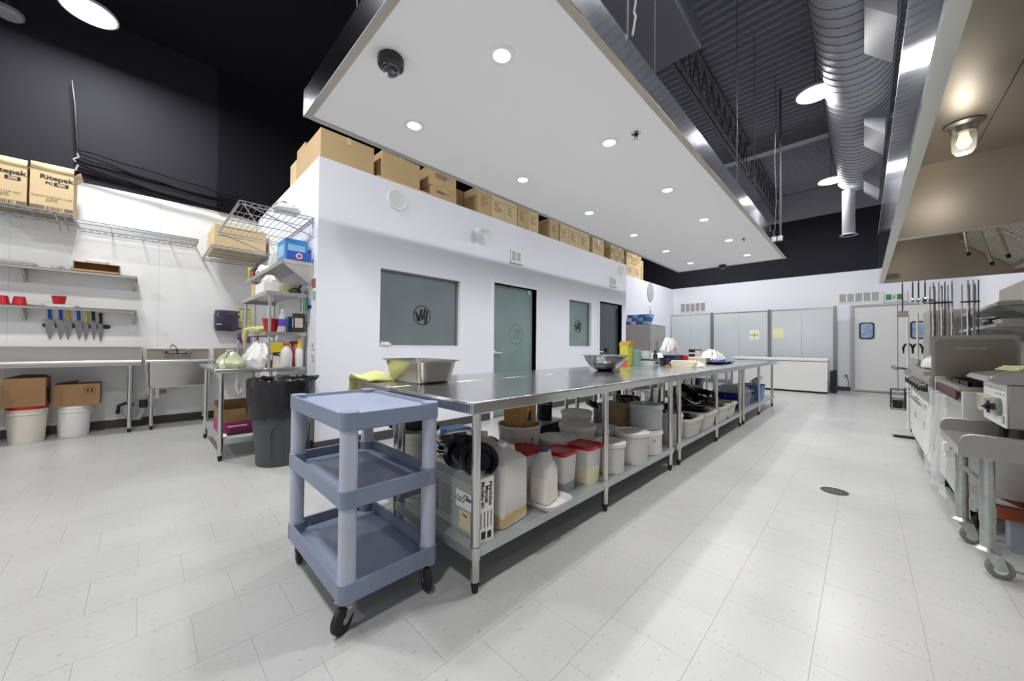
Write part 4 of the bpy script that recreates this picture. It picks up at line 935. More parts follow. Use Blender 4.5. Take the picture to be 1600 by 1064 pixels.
# trash can
tc = T('trash_can', 'tall dark grey trash can lined with a black bag beside the cart', 'trash can', (-3.96, .93, 0))
mb = MB().lathe([(.195, .0), (.20, .01), (.225, .32), (.25, .66), (.262, .70), (.262, .74), (.25, .74), (.215, .3), (.19, .03), (0, .03)], n=40, cap1=False)
mb.build('can_body', mat('dark_grey_can', (70, 72, 76), .42, var=.08, scale=6), tc)
mb = MB(); rr = random.Random(3); n = 48; prof = [(.22, .45), (.262, .44), (.272, .47), (.275, .60), (.276, .72), (.282, .775), (.27, .79), (.255, .77), (.245, .6)]
mb.lathe(prof, n=n, cap0=False, cap1=False)
mb.v = [(p[0] * (1 + .022 * math.sin(i % n * 1.9 + p[2] * 9) + rr.uniform(-.012, .012)), p[1] * (1 + .022 * math.sin(i % n * 1.9 + p[2] * 9) + rr.uniform(-.012, .012)), p[2] + (rr.uniform(-.025, .02) if p[2] < .5 else rr.uniform(-.006, .01))) for i, p in enumerate(mb.v)]
mb.build('bag_liner', BAG, tc)
for a in (-.35, .75, 1.9):
    pts = [(.232 * math.cos(a + u) * (1 + z_ * .12), .232 * math.sin(a + u) * (1 + z_ * .12), z_) for u, z_ in ((-.28, .06), (-.26, .3), (-.18, .36), (.0, .385), (.18, .36), (.26, .3), (.28, .06))]
    MB().tube(pts, .006, n=5).build('moulded_rib', MATS['dark_grey_can'], tc)
for s in (0.9,):
    mb = MB(); mb.tube([(.262 * math.cos(s - .2), .262 * math.sin(s - .2), .76), (.3 * math.cos(s - .2), .3 * math.sin(s - .2), .80), (.3 * math.cos(s + .2), .3 * math.sin(s + .2), .80), (.262 * math.cos(s + .2), .262 * math.sin(s + .2), .76)], .014, n=6); mb.build('grip', BLACK, tc)
# ================================================================ CENTRE WORKTABLES
def prep_table(lab, x0, x1, y0, y1, ly, group, braced=True):
    t = T('prep_table', lab, 'worktable', ((x0 + x1) / 2, (y0 + y1) / 2, 0), 0, group); a, b = (x1 - x0) / 2, (y1 - y0) / 2; cy_ = (y0 + y1) / 2
    mb = MB(); mb.box((-a, -b, .858), (a, b, .865))
    for lo, hi in (((-a, -b, .812), (-a + .012, b, .858)), ((a - .012, -b, .812), (a, b, .858)), ((-a + .012, -b, .812), (a - .012, -b + .012, .858)), ((-a + .012, b - .012, .812), (a - .012, b, .858))): mb.box(lo, hi)
    mb.build('table_top', TOPST, t, bev=.003)
    c = .035; mb = MB(); mb.box((-a + c, -b + c, .195), (a - c, b - c, .2))
    for lo, hi in (((-a + c, -b + c, .155), (-a + c + .004, b - c, .195)), ((a - c - .004, -b + c, .155), (a - c, b - c, .195)), ((-a + c + .004, -b + c, .155), (a - c - .004, -b + c + .004, .195)), ((-a + c + .004, b - c - .004, .155), (a - c - .004, b - c, .195))): mb.box(lo, hi)
    mb.build('under_shelf', GALV, t)
    legs(t, [(x, y - cy_) for y in ly for x in (a - .05, -a + .05)], .812, .0205, collar=.2)
    return t
PT = 'prep tables set end to end down the middle'
prep_table('nearest stainless prep table on the aisle side, holding jugs and buckets', -1.985, -1.21, 1.0, 3.455, (1.065, 2.21, 3.36), PT)
prep_table('middle stainless prep table on the aisle side, holding grey tubs', -1.985, -1.21, 3.46, 6.02, (3.575, 4.79, 5.94), PT)
prep_table('farthest stainless prep table on the aisle side, holding blue bins', -1.985, -1.21, 6.025, 8.72, (6.14, 7.24, 8.47), PT)
prep_table('nearest narrow stainless table on the office side', -2.46, -1.99, 1.03, 3.455, (1.09, 3.36), PT)
prep_table('middle narrow stainless table on the office side', -2.46, -1.99, 3.46, 6.02, (3.575, 4.79, 5.94), PT)
prep_table('farthest narrow stainless table on the office side', -2.46, -1.99, 6.025, 8.72, (6.14, 8.47), PT)
# ---------------- on the worktops
tz = .8655
t = T('hotel_pan', 'deep stainless food pan standing at the near end of the worktop', 'food pan', (-2.19, 1.335, tz))
MB().loft([(0, .40, .23, .05), (.012, .43, .25, .06), (.135, .49, .295, .06), (.14, .495, .30, .06), (.146, .53, .33, .05), (.150, .53, .33, .05), (.148, .49, .295, .06), (.135, .485, .29, .06), (.016, .42, .24, .055)]).build('pan_body', mat('pan_steel', (186, 182, 172), .3, 1.0, var=.05, scale=4), t)
t = T('mixing_bowl', 'wide stainless mixing bowl on the worktop', 'bowl', (-1.93, 3.37, tz))
MB().lathe([(.07, 0), (.1, .012), (.16, .05), (.205, .115), (.22, .15), (.245, .158), (.245, .162), (.218, .156), (.2, .12), (.155, .055), (.095, .018), (0, .008)], n=40, cap1=False).build('bowl_body', CHROM2, t)
t = T('terry_towel', 'lime yellow towel draped over the corner of the near table', 'towel', (-2.47, 1.09, .866))
mb = MB(); pts = []; nx, ny = 16, 8
for i in range(nx + 1):
    s = i / nx
    for j in range(ny + 1):
        v = j / ny; d = .46 * s
        x = .16 - d if d < .34 else -.18 - .02 * math.sin((d - .34) * 9)
        z = .012 + .012 * math.sin(v * 7 + s * 5) * (.4 + s) if d < .34 else .012 - (d - .34)
        z += .03 * math.exp(-((x + .1) / .06) ** 2)
        pts.append((x, -.06 + .24 * v + .01 * math.sin(s * 9), z + .002))
mb.add(pts, [(i * (ny + 1) + j, (i + 1) * (ny + 1) + j, (i + 1) * (ny + 1) + j + 1, i * (ny + 1) + j + 1) for i in range(nx) for j in range(ny)])
mb.build('cloth', LIME, t, solid=.012, smooth=60)
yb = pack('yellow_box', 'tall yellow box with a folded orange top on the worktop', 'box', (-2.37, 4.52, tz), (-2.25, 4.66, tz + .27), mat('acid_yellow', (204, 204, 70), .5), fm=None)
MB().prism([(-.075, .271), (.075, .271), (.10, .33), (-.05, .325)], 1, -.07, .085).build('folded_top', mat('orange_card', (214, 160, 76), .6), yb); B((-.055, -.0715, .0), (.055, -.0705, .07)).build('red_panel', mat('orange_panel', (204, 96, 60), .5), yb)
t = T('tall_clear_jar', 'tall clear teal jar next to the yellow box', 'jar', (-2.21, 4.70, tz)); MB().loft([(0, .085, .085, .02), (.18, .09, .09, .02), (.19, .09, .09, .02)]).build('jar_body', mat('teal_clear', (150, 190, 186), .12, alpha=.6), t); MB().loft([(.19, .095, .095, .02), (.215, .095, .095, .02)]).build('lid', mat('teal_lid', (150, 196, 206), .3, alpha=.8), t)
t = T('kitchen_scale', 'digital kitchen scale with a green plate on the worktop', 'scale', (-2.15, 4.98, tz)); MB().loft([(0, .2, .26, .03), (.06, .19, .25, .03), (.075, .16, .2, .03)]).build('scale_body', mat('scale_grey', (196, 200, 198), .4), t); B((-.1, -.13, .077), (.1, .13, .085)).build('plate', mat('dark_green', (60, 92, 84), .4), t, bev=.003); B((.098, -.05, .02), (.1005, .06, .05)).build('display', BLACK, t)
t = T('deli_tub', 'round white tub standing on the kitchen scale', 'tub', (-2.18, 4.94, tz + .086)); MB().lathe([(.06, 0), (.07, .10), (.073, .11), (.068, .11), (.058, .01), (0, .01)], n=20, cap1=False).build('tub', WPLAST, t)
bottle('dark_bottle', 'small dark teal bottle on the kitchen scale', -2.11, 5.07, tz + .086, [(.03, 0), (.033, .05), (.02, .08), (.012, .10)], mat('dark_teal', (40, 72, 80), .2), BLACK, [(.015, .10), (.015, .12)])
for k, (x, y, s) in enumerate(((-2.05, 5.16, 'left'), (-1.99, 5.24, 'right'))):
    t = T('steel_cup', 'dark steel cup beside the kitchen scale, %s one' % s, 'cup', (x, y, tz), 0, 'dark steel cups'); MB().lathe([(.03, 0), (.036, .09), (.04, .1), (.036, .1), (.028, .01), (0, .01)], n=16, cap1=False).build('cup_body', mat('dark_chrome', (110, 110, 112), .2, 1), t); MB().tube([(.036, 0, .08), (.065, 0, .07), (.06, 0, .03), (.034, 0, .02)], .004).build('handle', BLACK, t)
t = T('wood_block', 'small dark and wooden sharpening block on the worktop', 'block', (-1.79, 4.76, tz)); B((-.03, -.07, 0), (.03, .07, .025)).build('base', WOOD, t, bev=.003); B((-.028, -.065, .0255), (.028, .065, .045)).build('stone', BLACK, t, bev=.003)
t = T('blue_crate', 'navy blue plastic crate on the worktop', 'crate', (-2.08, 5.55, tz)); MB().loft([(0, .2, .36, .02), (.12, .24, .4, .03), (.135, .26, .42, .03), (.135, .23, .39, .03), (.01, .19, .35, .02)]).build('crate_body', NAVY, t)
t = T('plastic_bag', 'white plastic bag with red print heaped in the blue crate', 'bag', (-2.10, 5.55, tz + .1)); crumple([(0, .16, .28, .05), (.1, .2, .34, .08), (.2, .17, .26, .08), (.28, .08, .12, .03)], 11, .02).build('bag', mat('bag_white3', (234, 232, 230), .35), t); B((.094, -.05, .12), (.1, .05, .135)).build('red_print', mat('red_print2', (196, 60, 60), .5), t)
t = T('plastic_bag', 'low white plastic wrap left of the blue crate', 'bag', (-2.2, 5.30, tz)); crumple([(0, .2, .2, .06), (.1, .22, .2, .07), (.16, .14, .12, .05)], 12, .015).build('bag', PAPER, t)
pack('red_packet', 'red packet standing right of the blue crate', 'packet', (-2.0, 5.79, tz), (-1.92, 5.84, tz + .13), mat('red_card', (196, 56, 60), .5))
t = T('card_stack', 'cream stack of cards fanned out towards the aisle', 'cards', (-1.68, 4.86, tz), .3)
for q in range(5): B((-.16 + .01 * q, -.11, .0 + q * .016), (.12 + .012 * q, .12, .015 + q * .016)).build('card', mat('cream_card', (224, 216, 190), .6), t, bev=.002)
MB().prism([(.17, .0), (.27, .03), (.18, .078)], 1, -.08, .1).build('white_tip', PAPER, t)
pack('cream_carton', 'low cream box behind the fanned cards', 'box', (-2.0, 5.92, tz), (-1.7, 6.2, tz + .10), mat('cream_box', (216, 208, 184), .6))
bottle('brown_bottle', 'brown glass bottle with a label on the worktop', -2.28, 6.3, tz, [(.052, 0), (.055, .02), (.055, .15), (.04, .2), (.022, .23), (.022, .25)], mat('amber_glass', (150, 78, 46), .15), mat('bottle_cap', (120, 96, 82), .4), [(.027, .25), (.027, .275)], [(.0555, .05), (.0555, .13)], mat('brown_label', (128, 72, 48), .5))
t = T('spice_jar', 'black-labelled spice jar beside the brown bottle', 'jar', (-2.12, 6.62, tz)); MB().lathe([(.045, 0), (.047, .16), (.04, .17)], n=18).build('jar_body', WPLAST, t); MB().lathe([(.0475, .05), (.048, .14)], n=18, cap0=False, cap1=False).build('label_band', BLACK, t); MB().lathe([(.049, .17), (.049, .22)], n=18).build('lid', BLACK, t)
t = T('white_canister', 'white canister with a dark lid at the far cluster on the worktop', 'canister', (-2.1, 6.82, tz)); MB().lathe([(.075, 0), (.078, .2)], n=20).build('canister_body', WPLAST, t); MB().lathe([(.082, .2), (.082, .22)], n=20).build('lid', mat('grey_lid', (110, 112, 112), .4), t)
t = T('blue_tray', 'shallow navy tray on the worktop loaded with plastic wrap', 'tray', (-1.68, 6.42, tz)); MB().loft([(0, .28, .6, .06), (.03, .36, .92, .1), (.034, .36, .92, .1), (.008, .26, .58, .06)]).build('tray', NAVY, t)
t = T('plastic_wrap', 'crumpled clear plastic wrap lying on the navy tray', 'wrap', (-1.72, 6.35, tz + .012)); crumple([(0, .22, .5, .08), (.06, .28, .6, .1), (.13, .2, .4, .08), (.19, .08, .16, .04)], 14, .03).build('wrap', mat('milky_wrap', (236, 236, 236), .3), t)
# ---------------- under the near table
sz = .2005
t = T('flat_carton', 'grey printed flat carton on edge at the near end of the shelf', 'carton', (-1.485, 1.15, sz), -.05)
B((-.215, -.045, 0), (.215, .045, .295)).build('carton_body', mat('grey_card', (168, 172, 168), .6, var=.04, scale=4), t, bev=.004)
B((-.214, -.0462, .25), (.214, -.0455, .292)).build('top_strip', mat('grey_print', (146, 150, 146), .6), t)
B((.03, -.0462, .12), (.17, -.0455, .2)).build('paper_label', PAPER, t); B((.06, -.0462, .02), (.15, -.0455, .11)).build('yellow_label', mat('cream_label', (222, 212, 168), .6), t)
B((-.2, -.0462, .04), (-.13, -.0455, .2)).build('picture', mat('carton_picture', (140, 140, 126), .6, var=.4, scale=25), t)
text('Cilad', .035, INK, t, (.13, -.0468, .175), FACE_MY, bold=.001); text('Manual\nModelo #1', .018, INK, t, (.065, -.0468, .16), FACE_MY); text('Cilad', .02, INK, t, (.105, -.0468, .09), FACE_MY)
mb = MB()
for q in range(11): mb.box((-.11, -.0468, .05 + q * .014), (-.02 + .012 * (q % 3), -.0463, .053 + q * .014))
mb.build('small_print', INKG, t)
B((.2155, -.043, .0), (.2163, .043, .29)).build('white_end', PAPER, t)
text('Absolutos\nManual\nModelo #1', .028, INK, t, (.2168, .0, .215), FACE_PX, -PI / 2, bold=.0008)
mb = MB()
for q in range(4): mb.box((.2165, -.035 + q * .02, .06), (.2169, -.030 + q * .02, .135))
mb.box((.2165, -.03, .01), (.2169, -.005, .045)); mb.box((.2165, .005, .008), (.2169, .03, .04)); mb.build('end_print', INK, t)
ENAM = mat('blue_black_enamel', (20, 18, 30), .35, var=.3, scale=14)
for k, (x, y, z, a, b_, s) in enumerate(((-1.49, 1.165, .555, .8, .2, 'upper'), (-1.375, 1.18, .535, .6, .55, 'lower'))):
    t = T('enamel_dish', '%s blue-black enamel dish piled on the flat grey carton' % s, 'dish', (x, y, z), 0, 'blue-black enamel dishes'); t.rotation_euler = (a, b_, .35); t.scale = (.70,) * 3
    MB().lathe([(.05, -.035), (.09, -.02), (.115, .02), (.135, .03), (.135, .036), (.108, .028), (.085, -.01), (0, -.022)], n=28, cap1=False).build('dish_body', ENAM, t)
    MB().lathe([(.1352, .029), (.138, .033), (.1352, .037)], n=28, cap0=False, cap1=False).build('rim', mat('bare_rim', (90, 84, 96), .4, .3), t)
def jug(name, lab, x, y, w_, d_, h, m, liquid, capm, rz=0, group=None, z=sz, sh=.62):
    t = T(name, lab, 'jug', (x, y, z), rz, group)
    MB().loft([(.0, w_ * .92, d_ * .92, .03), (.015, w_, d_, .03), (h * sh, w_, d_, .035), (h * (sh + (.9 - sh) * .45), w_ * .9, d_ * .86, .05), (h * .9, w_ * .5, d_ * .42, .05), (h * .94, .05, .05, .024), (h * .97, .05, .05, .024)], n=6).build('jug_body', m, t)
    if liquid: MB().loft([(.004, w_ * .93, d_ * .93, .03), (.016, w_ * 1.006, d_ * 1.006, .03), (liquid, w_ * 1.006, d_ * 1.006, .034)], n=6).build('liquid', AMBER if liquid < .1 else mat('milky', (236, 232, 222), .4), t)
    MB().tube([(w_ * .0, d_ * .12, h * .93), (0, d_ * .36, h * .9), (0, d_ * .47, h * .75), (0, d_ * .47, h * .55)], [.016, .018, .018, .014], n=8).build('grip', m, t)
    MB().lathe([(.028, h * .955), (.028, h), (0, h)], n=16, cap0=False, cap1=False).build('cap', capm, t)
jug('oil_jug', 'large translucent jug with a little amber oil at the bottom', -1.38, 1.345, .20, .22, .40, FROST, .07, WPLAST, .1, sh=.78)
jug('oil_jug', 'translucent jug standing behind the amber oil jug', -1.62, 1.42, .19, .2, .40, FROST, None, WPLAST, 1.2, sh=.78)
jug('milk_jug', 'smaller milky jug with a dark blue cap on a white tray', -1.345, 1.655, .13, .15, .30, FROST, .15, mat('cap_blue', (40, 50, 140), .4), .2, z=sz + .012)
t = T('white_tray', 'shallow white tray under the blue-capped jug', 'tray', (-1.33, 1.66, sz)); MB().loft([(0, .2, .2, .05), (.035, .25, .25, .06), (.035, .24, .24, .06), (.01, .19, .19, .05)]).build('tray', WPLAST, t)
def lidbox(lab, x, y, s, h, fill, rz=0, fm=None, group=None):
    t = T('storage_box', lab, 'container', (x, y, sz), rz, group)
    MB().loft([(0, s * .86, s * .86, .03), (h * .93, s * .97, s * .97, .03), (h, s, s, .03)], cap1=False).build('box_body', FROST, t)
    if fill: MB().loft([(.004, s * .865, s * .865, .03), (fill, s * .93, s * .93, .03)]).build('contents', fm, t)
    MB().loft([(h - .012, s * 1.03, s * 1.03, .03), (h + .01, s * 1.04, s * 1.04, .03), (h + .012, s * .96, s * .96, .03), (h + .006, s * .93, s * .93, .03), (h + .006, s * .5, s * .5, .03)]).build('lid', RED, t)
FLOUR = mat('flour', (232, 224, 190), .8); GREYF = mat('grey_grain', (168, 168, 176), .7, var=.15, scale=40)
lidbox('square red-lidded box with grey contents beside the blue-capped jug', -1.415, 1.905, .175, .235, .15, .06, GREYF)
lidbox('square red-lidded box half full of cream flour at the table leg', -1.37, 2.125, .18, .24, .11, .06, FLOUR)
lidbox('square red-lidded box behind the blue-capped jug', -1.60, 1.76, .19, .235, .16, 0, FLOUR)
def tub(lab, x, y, r, h, fill, fm, lid=True, z=sz, group=None, m=None, name='round_tub'):
    t = T(name, lab, 'tub', (x, y, z), 0, group)
    MB().lathe([(r * .9, 0), (r * .95, .01), (r * .97, h * .82), (r * 1.04, h * .83), (r * 1.04, h * .86), (r, h * .87), (r, h), (r * .97, h), (r * .94, h * .85), (r * .9, .01), (0, .01)], n=32, cap1=False).build('tub_body', m or FROST, t)
    if fill: MB().lathe([(r * .89, .012), (r * .915, fill), (0, fill)], n=28, cap1=False).build('contents', fm, t)
    if lid: MB().lathe([(r * 1.07, h - .022), (r * 1.09, h + .006), (r, h + .01), (r * .96, h + .002), (0, h + .003)], n=32, cap0=False, cap1=False).build('lid', WPLAST, t)
    return t
tub('round tub of white flour with a white lid right of the table leg', -1.345, 2.43, .105, .21, .15, mat('white_flour', (240, 238, 230), .8))
tub('round white-lidded tub wrapped in film beside the tall bucket', -1.335, 2.755, .125, .235, .10, GREYF)
tt = tub('tall white bucket with red lettering under a clear tub', -1.365, 3.09, .135, .21, None, None, lid=False, m=WPLAST, name='round_bucket')
text('Cambro', .035, mat('red_ink', (190, 50, 70), .5), tt, (.112, -.078, .13), FACE_PX @ Matrix.Rotation(.0, 4, 'Y'), 0, name='lettering')
tub('clear empty round tub nested on the tall white bucket', -1.365, 3.09, .14, .21, None, None, lid=False, z=sz + .212, m=mat('clear_grey', (206, 208, 208), .2, alpha=.6))
for k, (x, y, r, h, s) in enumerate(((-1.62, 2.14, .13, .24, 'first'), (-1.66, 2.47, .14, .28, 'second'), (-1.60, 2.78, .12, .22, 'third'), (-1.84, 2.72, .13, .33, 'fourth'))):
    tub('cream-lidded round tub in the back row, %s from the red-lidded boxes' % s, x, y, r, h, h * .6, FLOUR, group='back row tubs')
t = T('oat_bin', 'brown grain bin with a dark label behind the clear tub', 'bin', (-1.66, 3.12, sz)); MB().loft([(0, .24, .22, .04), (.36, .28, .26, .04), (.37, .29, .27, .04)]).build('bin_body', mat('grain_brown', (164, 140, 112), .5, var=.2, scale=50), t); B((.136, -.08, .08), (.142, .06, .2)).build('dark_label', BLACK, t); B((.1425, -.05, .15), (.143, .03, .17)).build('label_print', PAPER, t)
t = T('round_container', 'clear round container with dark measures holding a kraft bag', 'container', (-1.80, 1.93, sz)); MB().lathe([(.13, 0), (.135, .01), (.155, .33), (.16, .335), (.16, .35), (.15, .35), (.13, .02), (0, .02)], n=32, cap1=False).build('container_body', FROST, t)
text('4\n2', .05, mat('maroon_ink', (120, 60, 80), .6), t, (.15, -.03, .24), FACE_PX)
t = T('kraft_bag', 'crumpled brown paper bag sitting in the clear round container', 'bag', (-1.80, 1.93, sz + .14)); crumple([(0, .16, .16, .03), (.14, .18, .18, .05), (.3, .2, .2, .06), (.38, .2, .19, .07), (.42, .14, .13, .05)], 15, .012).build('bag', KRAFT, t); B((.09, -.025, .24), (.097, .02, .34)).build('dark_label', BLACK, t)
t = T('stock_pot', 'steel pot under the stacked bowls on the near shelf', 'pot', (-1.83, 1.40, sz)); MB().lathe([(.11, 0), (.115, .01), (.115, .2), (.125, .21), (.11, .21), (.105, .02), (0, .02)], n=28, cap1=False).build('pot_body', mat('pot_steel', (150, 148, 144), .3, 1), t)
for q in range(4):
    t = T('metal_bowl', 'steel bowl stacked on the pot, %s from the bottom' % nth[q], 'bowl', (-1.83 + .01 * q, 1.40 - .006 * q, sz + .17 + .028 * q), 0, 'steel bowls stacked on the pot'); t.rotation_euler = (.06 * (q % 2), -.05 * q, 0)
    MB().lathe([(.06, .0), (.1, .035), (.135, .09), (.16, .1), (.16, .103), (.132, .095), (.096, .042), (0, .01)], n=28, cap1=False).build('bowl_body', CHROM2, t)
for q in range(4):
    t = T('pan_cover', 'steel pan lid leaning behind the kraft bag container, %s of the row' % nth[q], 'lid', (-1.93 + .004 * q, 1.75 - .03 * q, sz + .13), 0, 'steel lids stood on edge'); t.rotation_euler = (PI / 2 - .18, 0, .3)
    MB().lathe([(0, .012), (.1, .006), (.125, 0), (.13, .004), (.13, .0), (.1, .0), (0, .004)], n=24, cap0=False, cap1=False).build('lid_disc', CHROM2, t); MB().lathe([(.015, .01), (.012, .03), (.02, .04), (0, .045)], n=10, cap0=False, cap1=False).build('knob', BLACK, t)
t = T('ladle', 'big black ladle hooked beside the kraft bag', 'ladle', (-1.93, 2.12, sz + .25)); MB().lathe([(.0, -.03), (.035, -.02), (.052, .01), (.055, .03), (.05, .03), (.03, -.01), (0, -.02)], n=20, cap0=False, cap1=False).xf(Ry(1.3) @ Matrix.Identity(4)).xf(Tr(0, 0, .2)).build('bowl', BLACKM, t); MB().tube([(0, .02, .16), (.0, .03, .05), (-.01, .04, -.12), (.0, .03, -.245)], .009).build('handle', BLACK, t)
# behind the cart: bucket with mesh bag, blue packet box, white lids
p = pail(-2.24, 1.33, .125, .32, CREAM, 'cream bucket with a black mesh bag on top seen behind the cart', None, None, z=sz)
t = T('mesh_bag', 'rolled black mesh bag lying across the cream bucket', 'mesh bag', (-2.24, 1.33, sz + .325)); MB().tube([(-.16, -.10, .015), (-.1, -.06, .03), (0, 0, .025), (.08, .06, .03), (.14, .1, .015)], [.02, .034, .036, .034, .02], n=10).build('roll', mat('black_mesh', (22, 24, 26), .8, bump=.8, bscale=160), t)
for k in range(3): MB().tube([(-.17 + .03 * k, -.09 + .02 * k, .05), (-.15 + .03 * k, -.13 + .02 * k, .03), (-.14 + .03 * k, -.11 + .02 * k, -.0)], .004).build('strap', PAPER, t)
t = T('storage_tub', 'wide cream lidded tub under the blue packet', 'tub', (-2.22, 1.66, sz)); MB().loft([(0, .3, .24, .04), (.2, .34, .28, .05), (.2, .37, .31, .05), (.225, .37, .31, .05), (.23, .32, .26, .05)]).build('tub_body', CREAM, t)
pack('blue_packet', 'blue and white packet lying on the wide cream tub', 'packet', (-2.30, 1.58, sz + .232), (-2.14, 1.76, sz + .29), mat('blue_white_card', (96, 140, 200), .5, var=.5, scale=18), fm=BLUE)
t = T('red_lid', 'red lid resting on the shelf behind the cart', 'lid', (-2.33, 1.16, sz + .0)); MB().lathe([(.1, 0), (.105, .02), (.095, .025), (0, .022)], n=24).build('disc', RED, t)  # loose red container lid
# dark tub on the narrow table shelf
def bus(name, lab, x, y, w_, d_, h, m, z=sz, rz=0, group=None, label_tabs=True):
    t = T(name, lab, 'tub', (x, y, z), rz, group)
    MB().loft([(0, w_ * .82, d_ * .82, .04), (h * .85, w_ * .94, d_ * .92, .05), (h * .86, w_, d_, .05), (h, w_, d_, .05), (h, w_ * .9, d_ * .88, .05), (.012, w_ * .79, d_ * .79, .04)]).build('tub_body', m, t)
    if label_tabs:
        mb = MB()
        for s in (-.28, 0, .28): mb.box((w_ * .455, d_ * s - .012, h * .72), (w_ * .48, d_ * s + .012, h * .86))
        mb.build('rim_ribs', m, t)
    return t
bus('bus_tub', 'dark grey bus tub on the narrow table shelf', -2.22, 2.55, .38, .55, .2, DTUB)
MBX = T('bus_tub_cover', 'pale grey tray lid lying on the dark grey bus tub', 'lid', (-2.22, 2.55, sz + .2005)); MB().loft([(0, .36, .52, .05), (.015, .4, .57, .06), (.02, .38, .55, .06)]).build('tray_lid', mat('pale_grey_lid', (170, 176, 174), .4), MBX)  # pale grey lid laid over the bus tub
t = T('black_canister', 'black canister standing on the dark grey bus tub', 'canister', (-2.16, 2.66, sz + .221)); MB().lathe([(.07, 0), (.072, .16), (.076, .17), (.076, .2), (0, .205)], n=24, cap1=False).build('canister_body', BLACK, t); MB().lathe([(.0735, .15), (.0735, .16)], n=24, cap0=False, cap1=False).build('band', VENTG, t)
t = T('black_lid', 'flat black lid lying on the dark grey bus tub', 'lid', (-2.2, 2.42, sz + .221)); MB().lathe([(.08, 0), (.085, .012), (0, .015)], n=24, cap1=False).build('disc', BLACK, t)  # flat black lid lying loose
def skillet(lab, x, y, z, r, rz, tilt=(0, 0), hl=.2, group='dark pans', hm=BLACKM):
    t = T('skillet', lab, 'pan', (x, y, z)); t['group'] = group; t.rotation_euler = (tilt[0], tilt[1], rz)
    MB().lathe([(r * .78, 0), (r * .82, .004), (r, .045), (r * 1.02, .047), (r * .97, .044), (r * .78, .008), (0, .006)], n=28, cap1=False).build('pan_body', BLACKM, t)
    MB().tube([(r * .97, 0, .038), (r + hl * .4, 0, .05), (r + hl, 0, .05)], [.008, .011, .012], n=6).build('handle', hm, t)
skillet('black skillet leaning on the grain bin', -1.88, 3.12, .50, .14, 2.2, (.45, .2), .18)
skillet('black skillet on the far side of the dark bus tub', -2.2, 3.05, sz, .13, .5)
skillet('deeper black skillet lying in the nested pan pile', -2.2, 3.05, sz + .05, .125, 2.0)
for k, (x, y, s) in enumerate(((-2.15, 3.75, 'left'), (-2.15, 4.0, 'right'))):
    t = T('dark_red_pot', 'dark red pot on the narrow table shelf, %s of the two' % s, 'pot', (x, y, sz), 0, 'dark red pots'); MB().lathe([(.09, 0), (.11, .02), (.11, .22), (.115, .23), (.105, .23), (.1, .03), (0, .02)], n=24, cap1=False).build('pot_body', mat('dark_red', (96, 34, 34), .4), t); MB().lathe([(.112, .235), (.08, .26), (0, .27)], n=24, cap0=False, cap1=False).build('lid', BLACK, t)
t = T('stock_pot', 'wide dark stock pot at the back of the middle shelf', 'pot', (-2.2, 4.4, sz)); MB().lathe([(.16, 0), (.165, .01), (.165, .26), (.175, .27), (.16, .27), (.155, .02), (0, .02)], n=30, cap1=False).build('pot_body', BLACKM, t); MB().tube([(.165, -.05, .2), (.2, -.04, .21), (.2, .04, .21), (.165, .05, .2)], .007).build('handle', STEEL, t)
t = T('utensil_crate', 'low dark crate crowded with utensils on the middle shelf', 'crate', (-1.69, 3.68, sz)); MB().loft([(0, .34, .34, .03), (.2, .38, .38, .03), (.2, .36, .36, .03), (.01, .32, .32, .03)]).build('crate_body', DTUB, t)
def utensil(lab, p0, p1, kind, hm, group):
    p0 = Vector(p0); p1 = Vector(p1); t = T('utensil', lab, 'utensil', p0, 0, group); d = p1 - p0
    MB().tube([(0, 0, 0), tuple(d * .5 + Vector((0, 0, .004))), tuple(d)], .006, n=5).build('shaft', STEEL if kind != 'wood' else WOOD, t)
    MB().tube([tuple(d * .62), tuple(d * .8), tuple(d)], [.009, .012, .011], n=6).build('handle', hm, t)
    MB().lathe([(0, -.01), (.025, .0), (.032, .02), (.02, .04), (0, .045)], n=10, cap0=False, cap1=False, M=Tr(0, 0, 0) @ Matrix.Diagonal((1, .4, 1, 1))).build('head', STEEL if kind != 'wood' else WOOD, t)
rr = random.Random(21)
hms = [RED, WOOD, BLACK, mat('dark_orange', (168, 74, 40), .5), BLACK, RUST]
hnm = ['red-handled', 'wood-handled', 'black-handled', 'orange-handled', 'long black-handled', 'brown-handled']
for k in range(14):
    x, y = -1.69 + rr.uniform(-.12, .12), 3.68 + rr.uniform(-.12, .12); a = rr.uniform(0, 6.28); l = rr.uniform(.1, .2)
    utensil('%s utensil sticking out of the dark utensil crate' % hnm[k % 6], (x, y, sz + .05), (x + l * math.cos(a), y + l * math.sin(a), sz + rr.uniform(.28, .44)), 'wood' if k % 3 == 0 else 's', hms[k % 6], 'utensils in the dark crate')
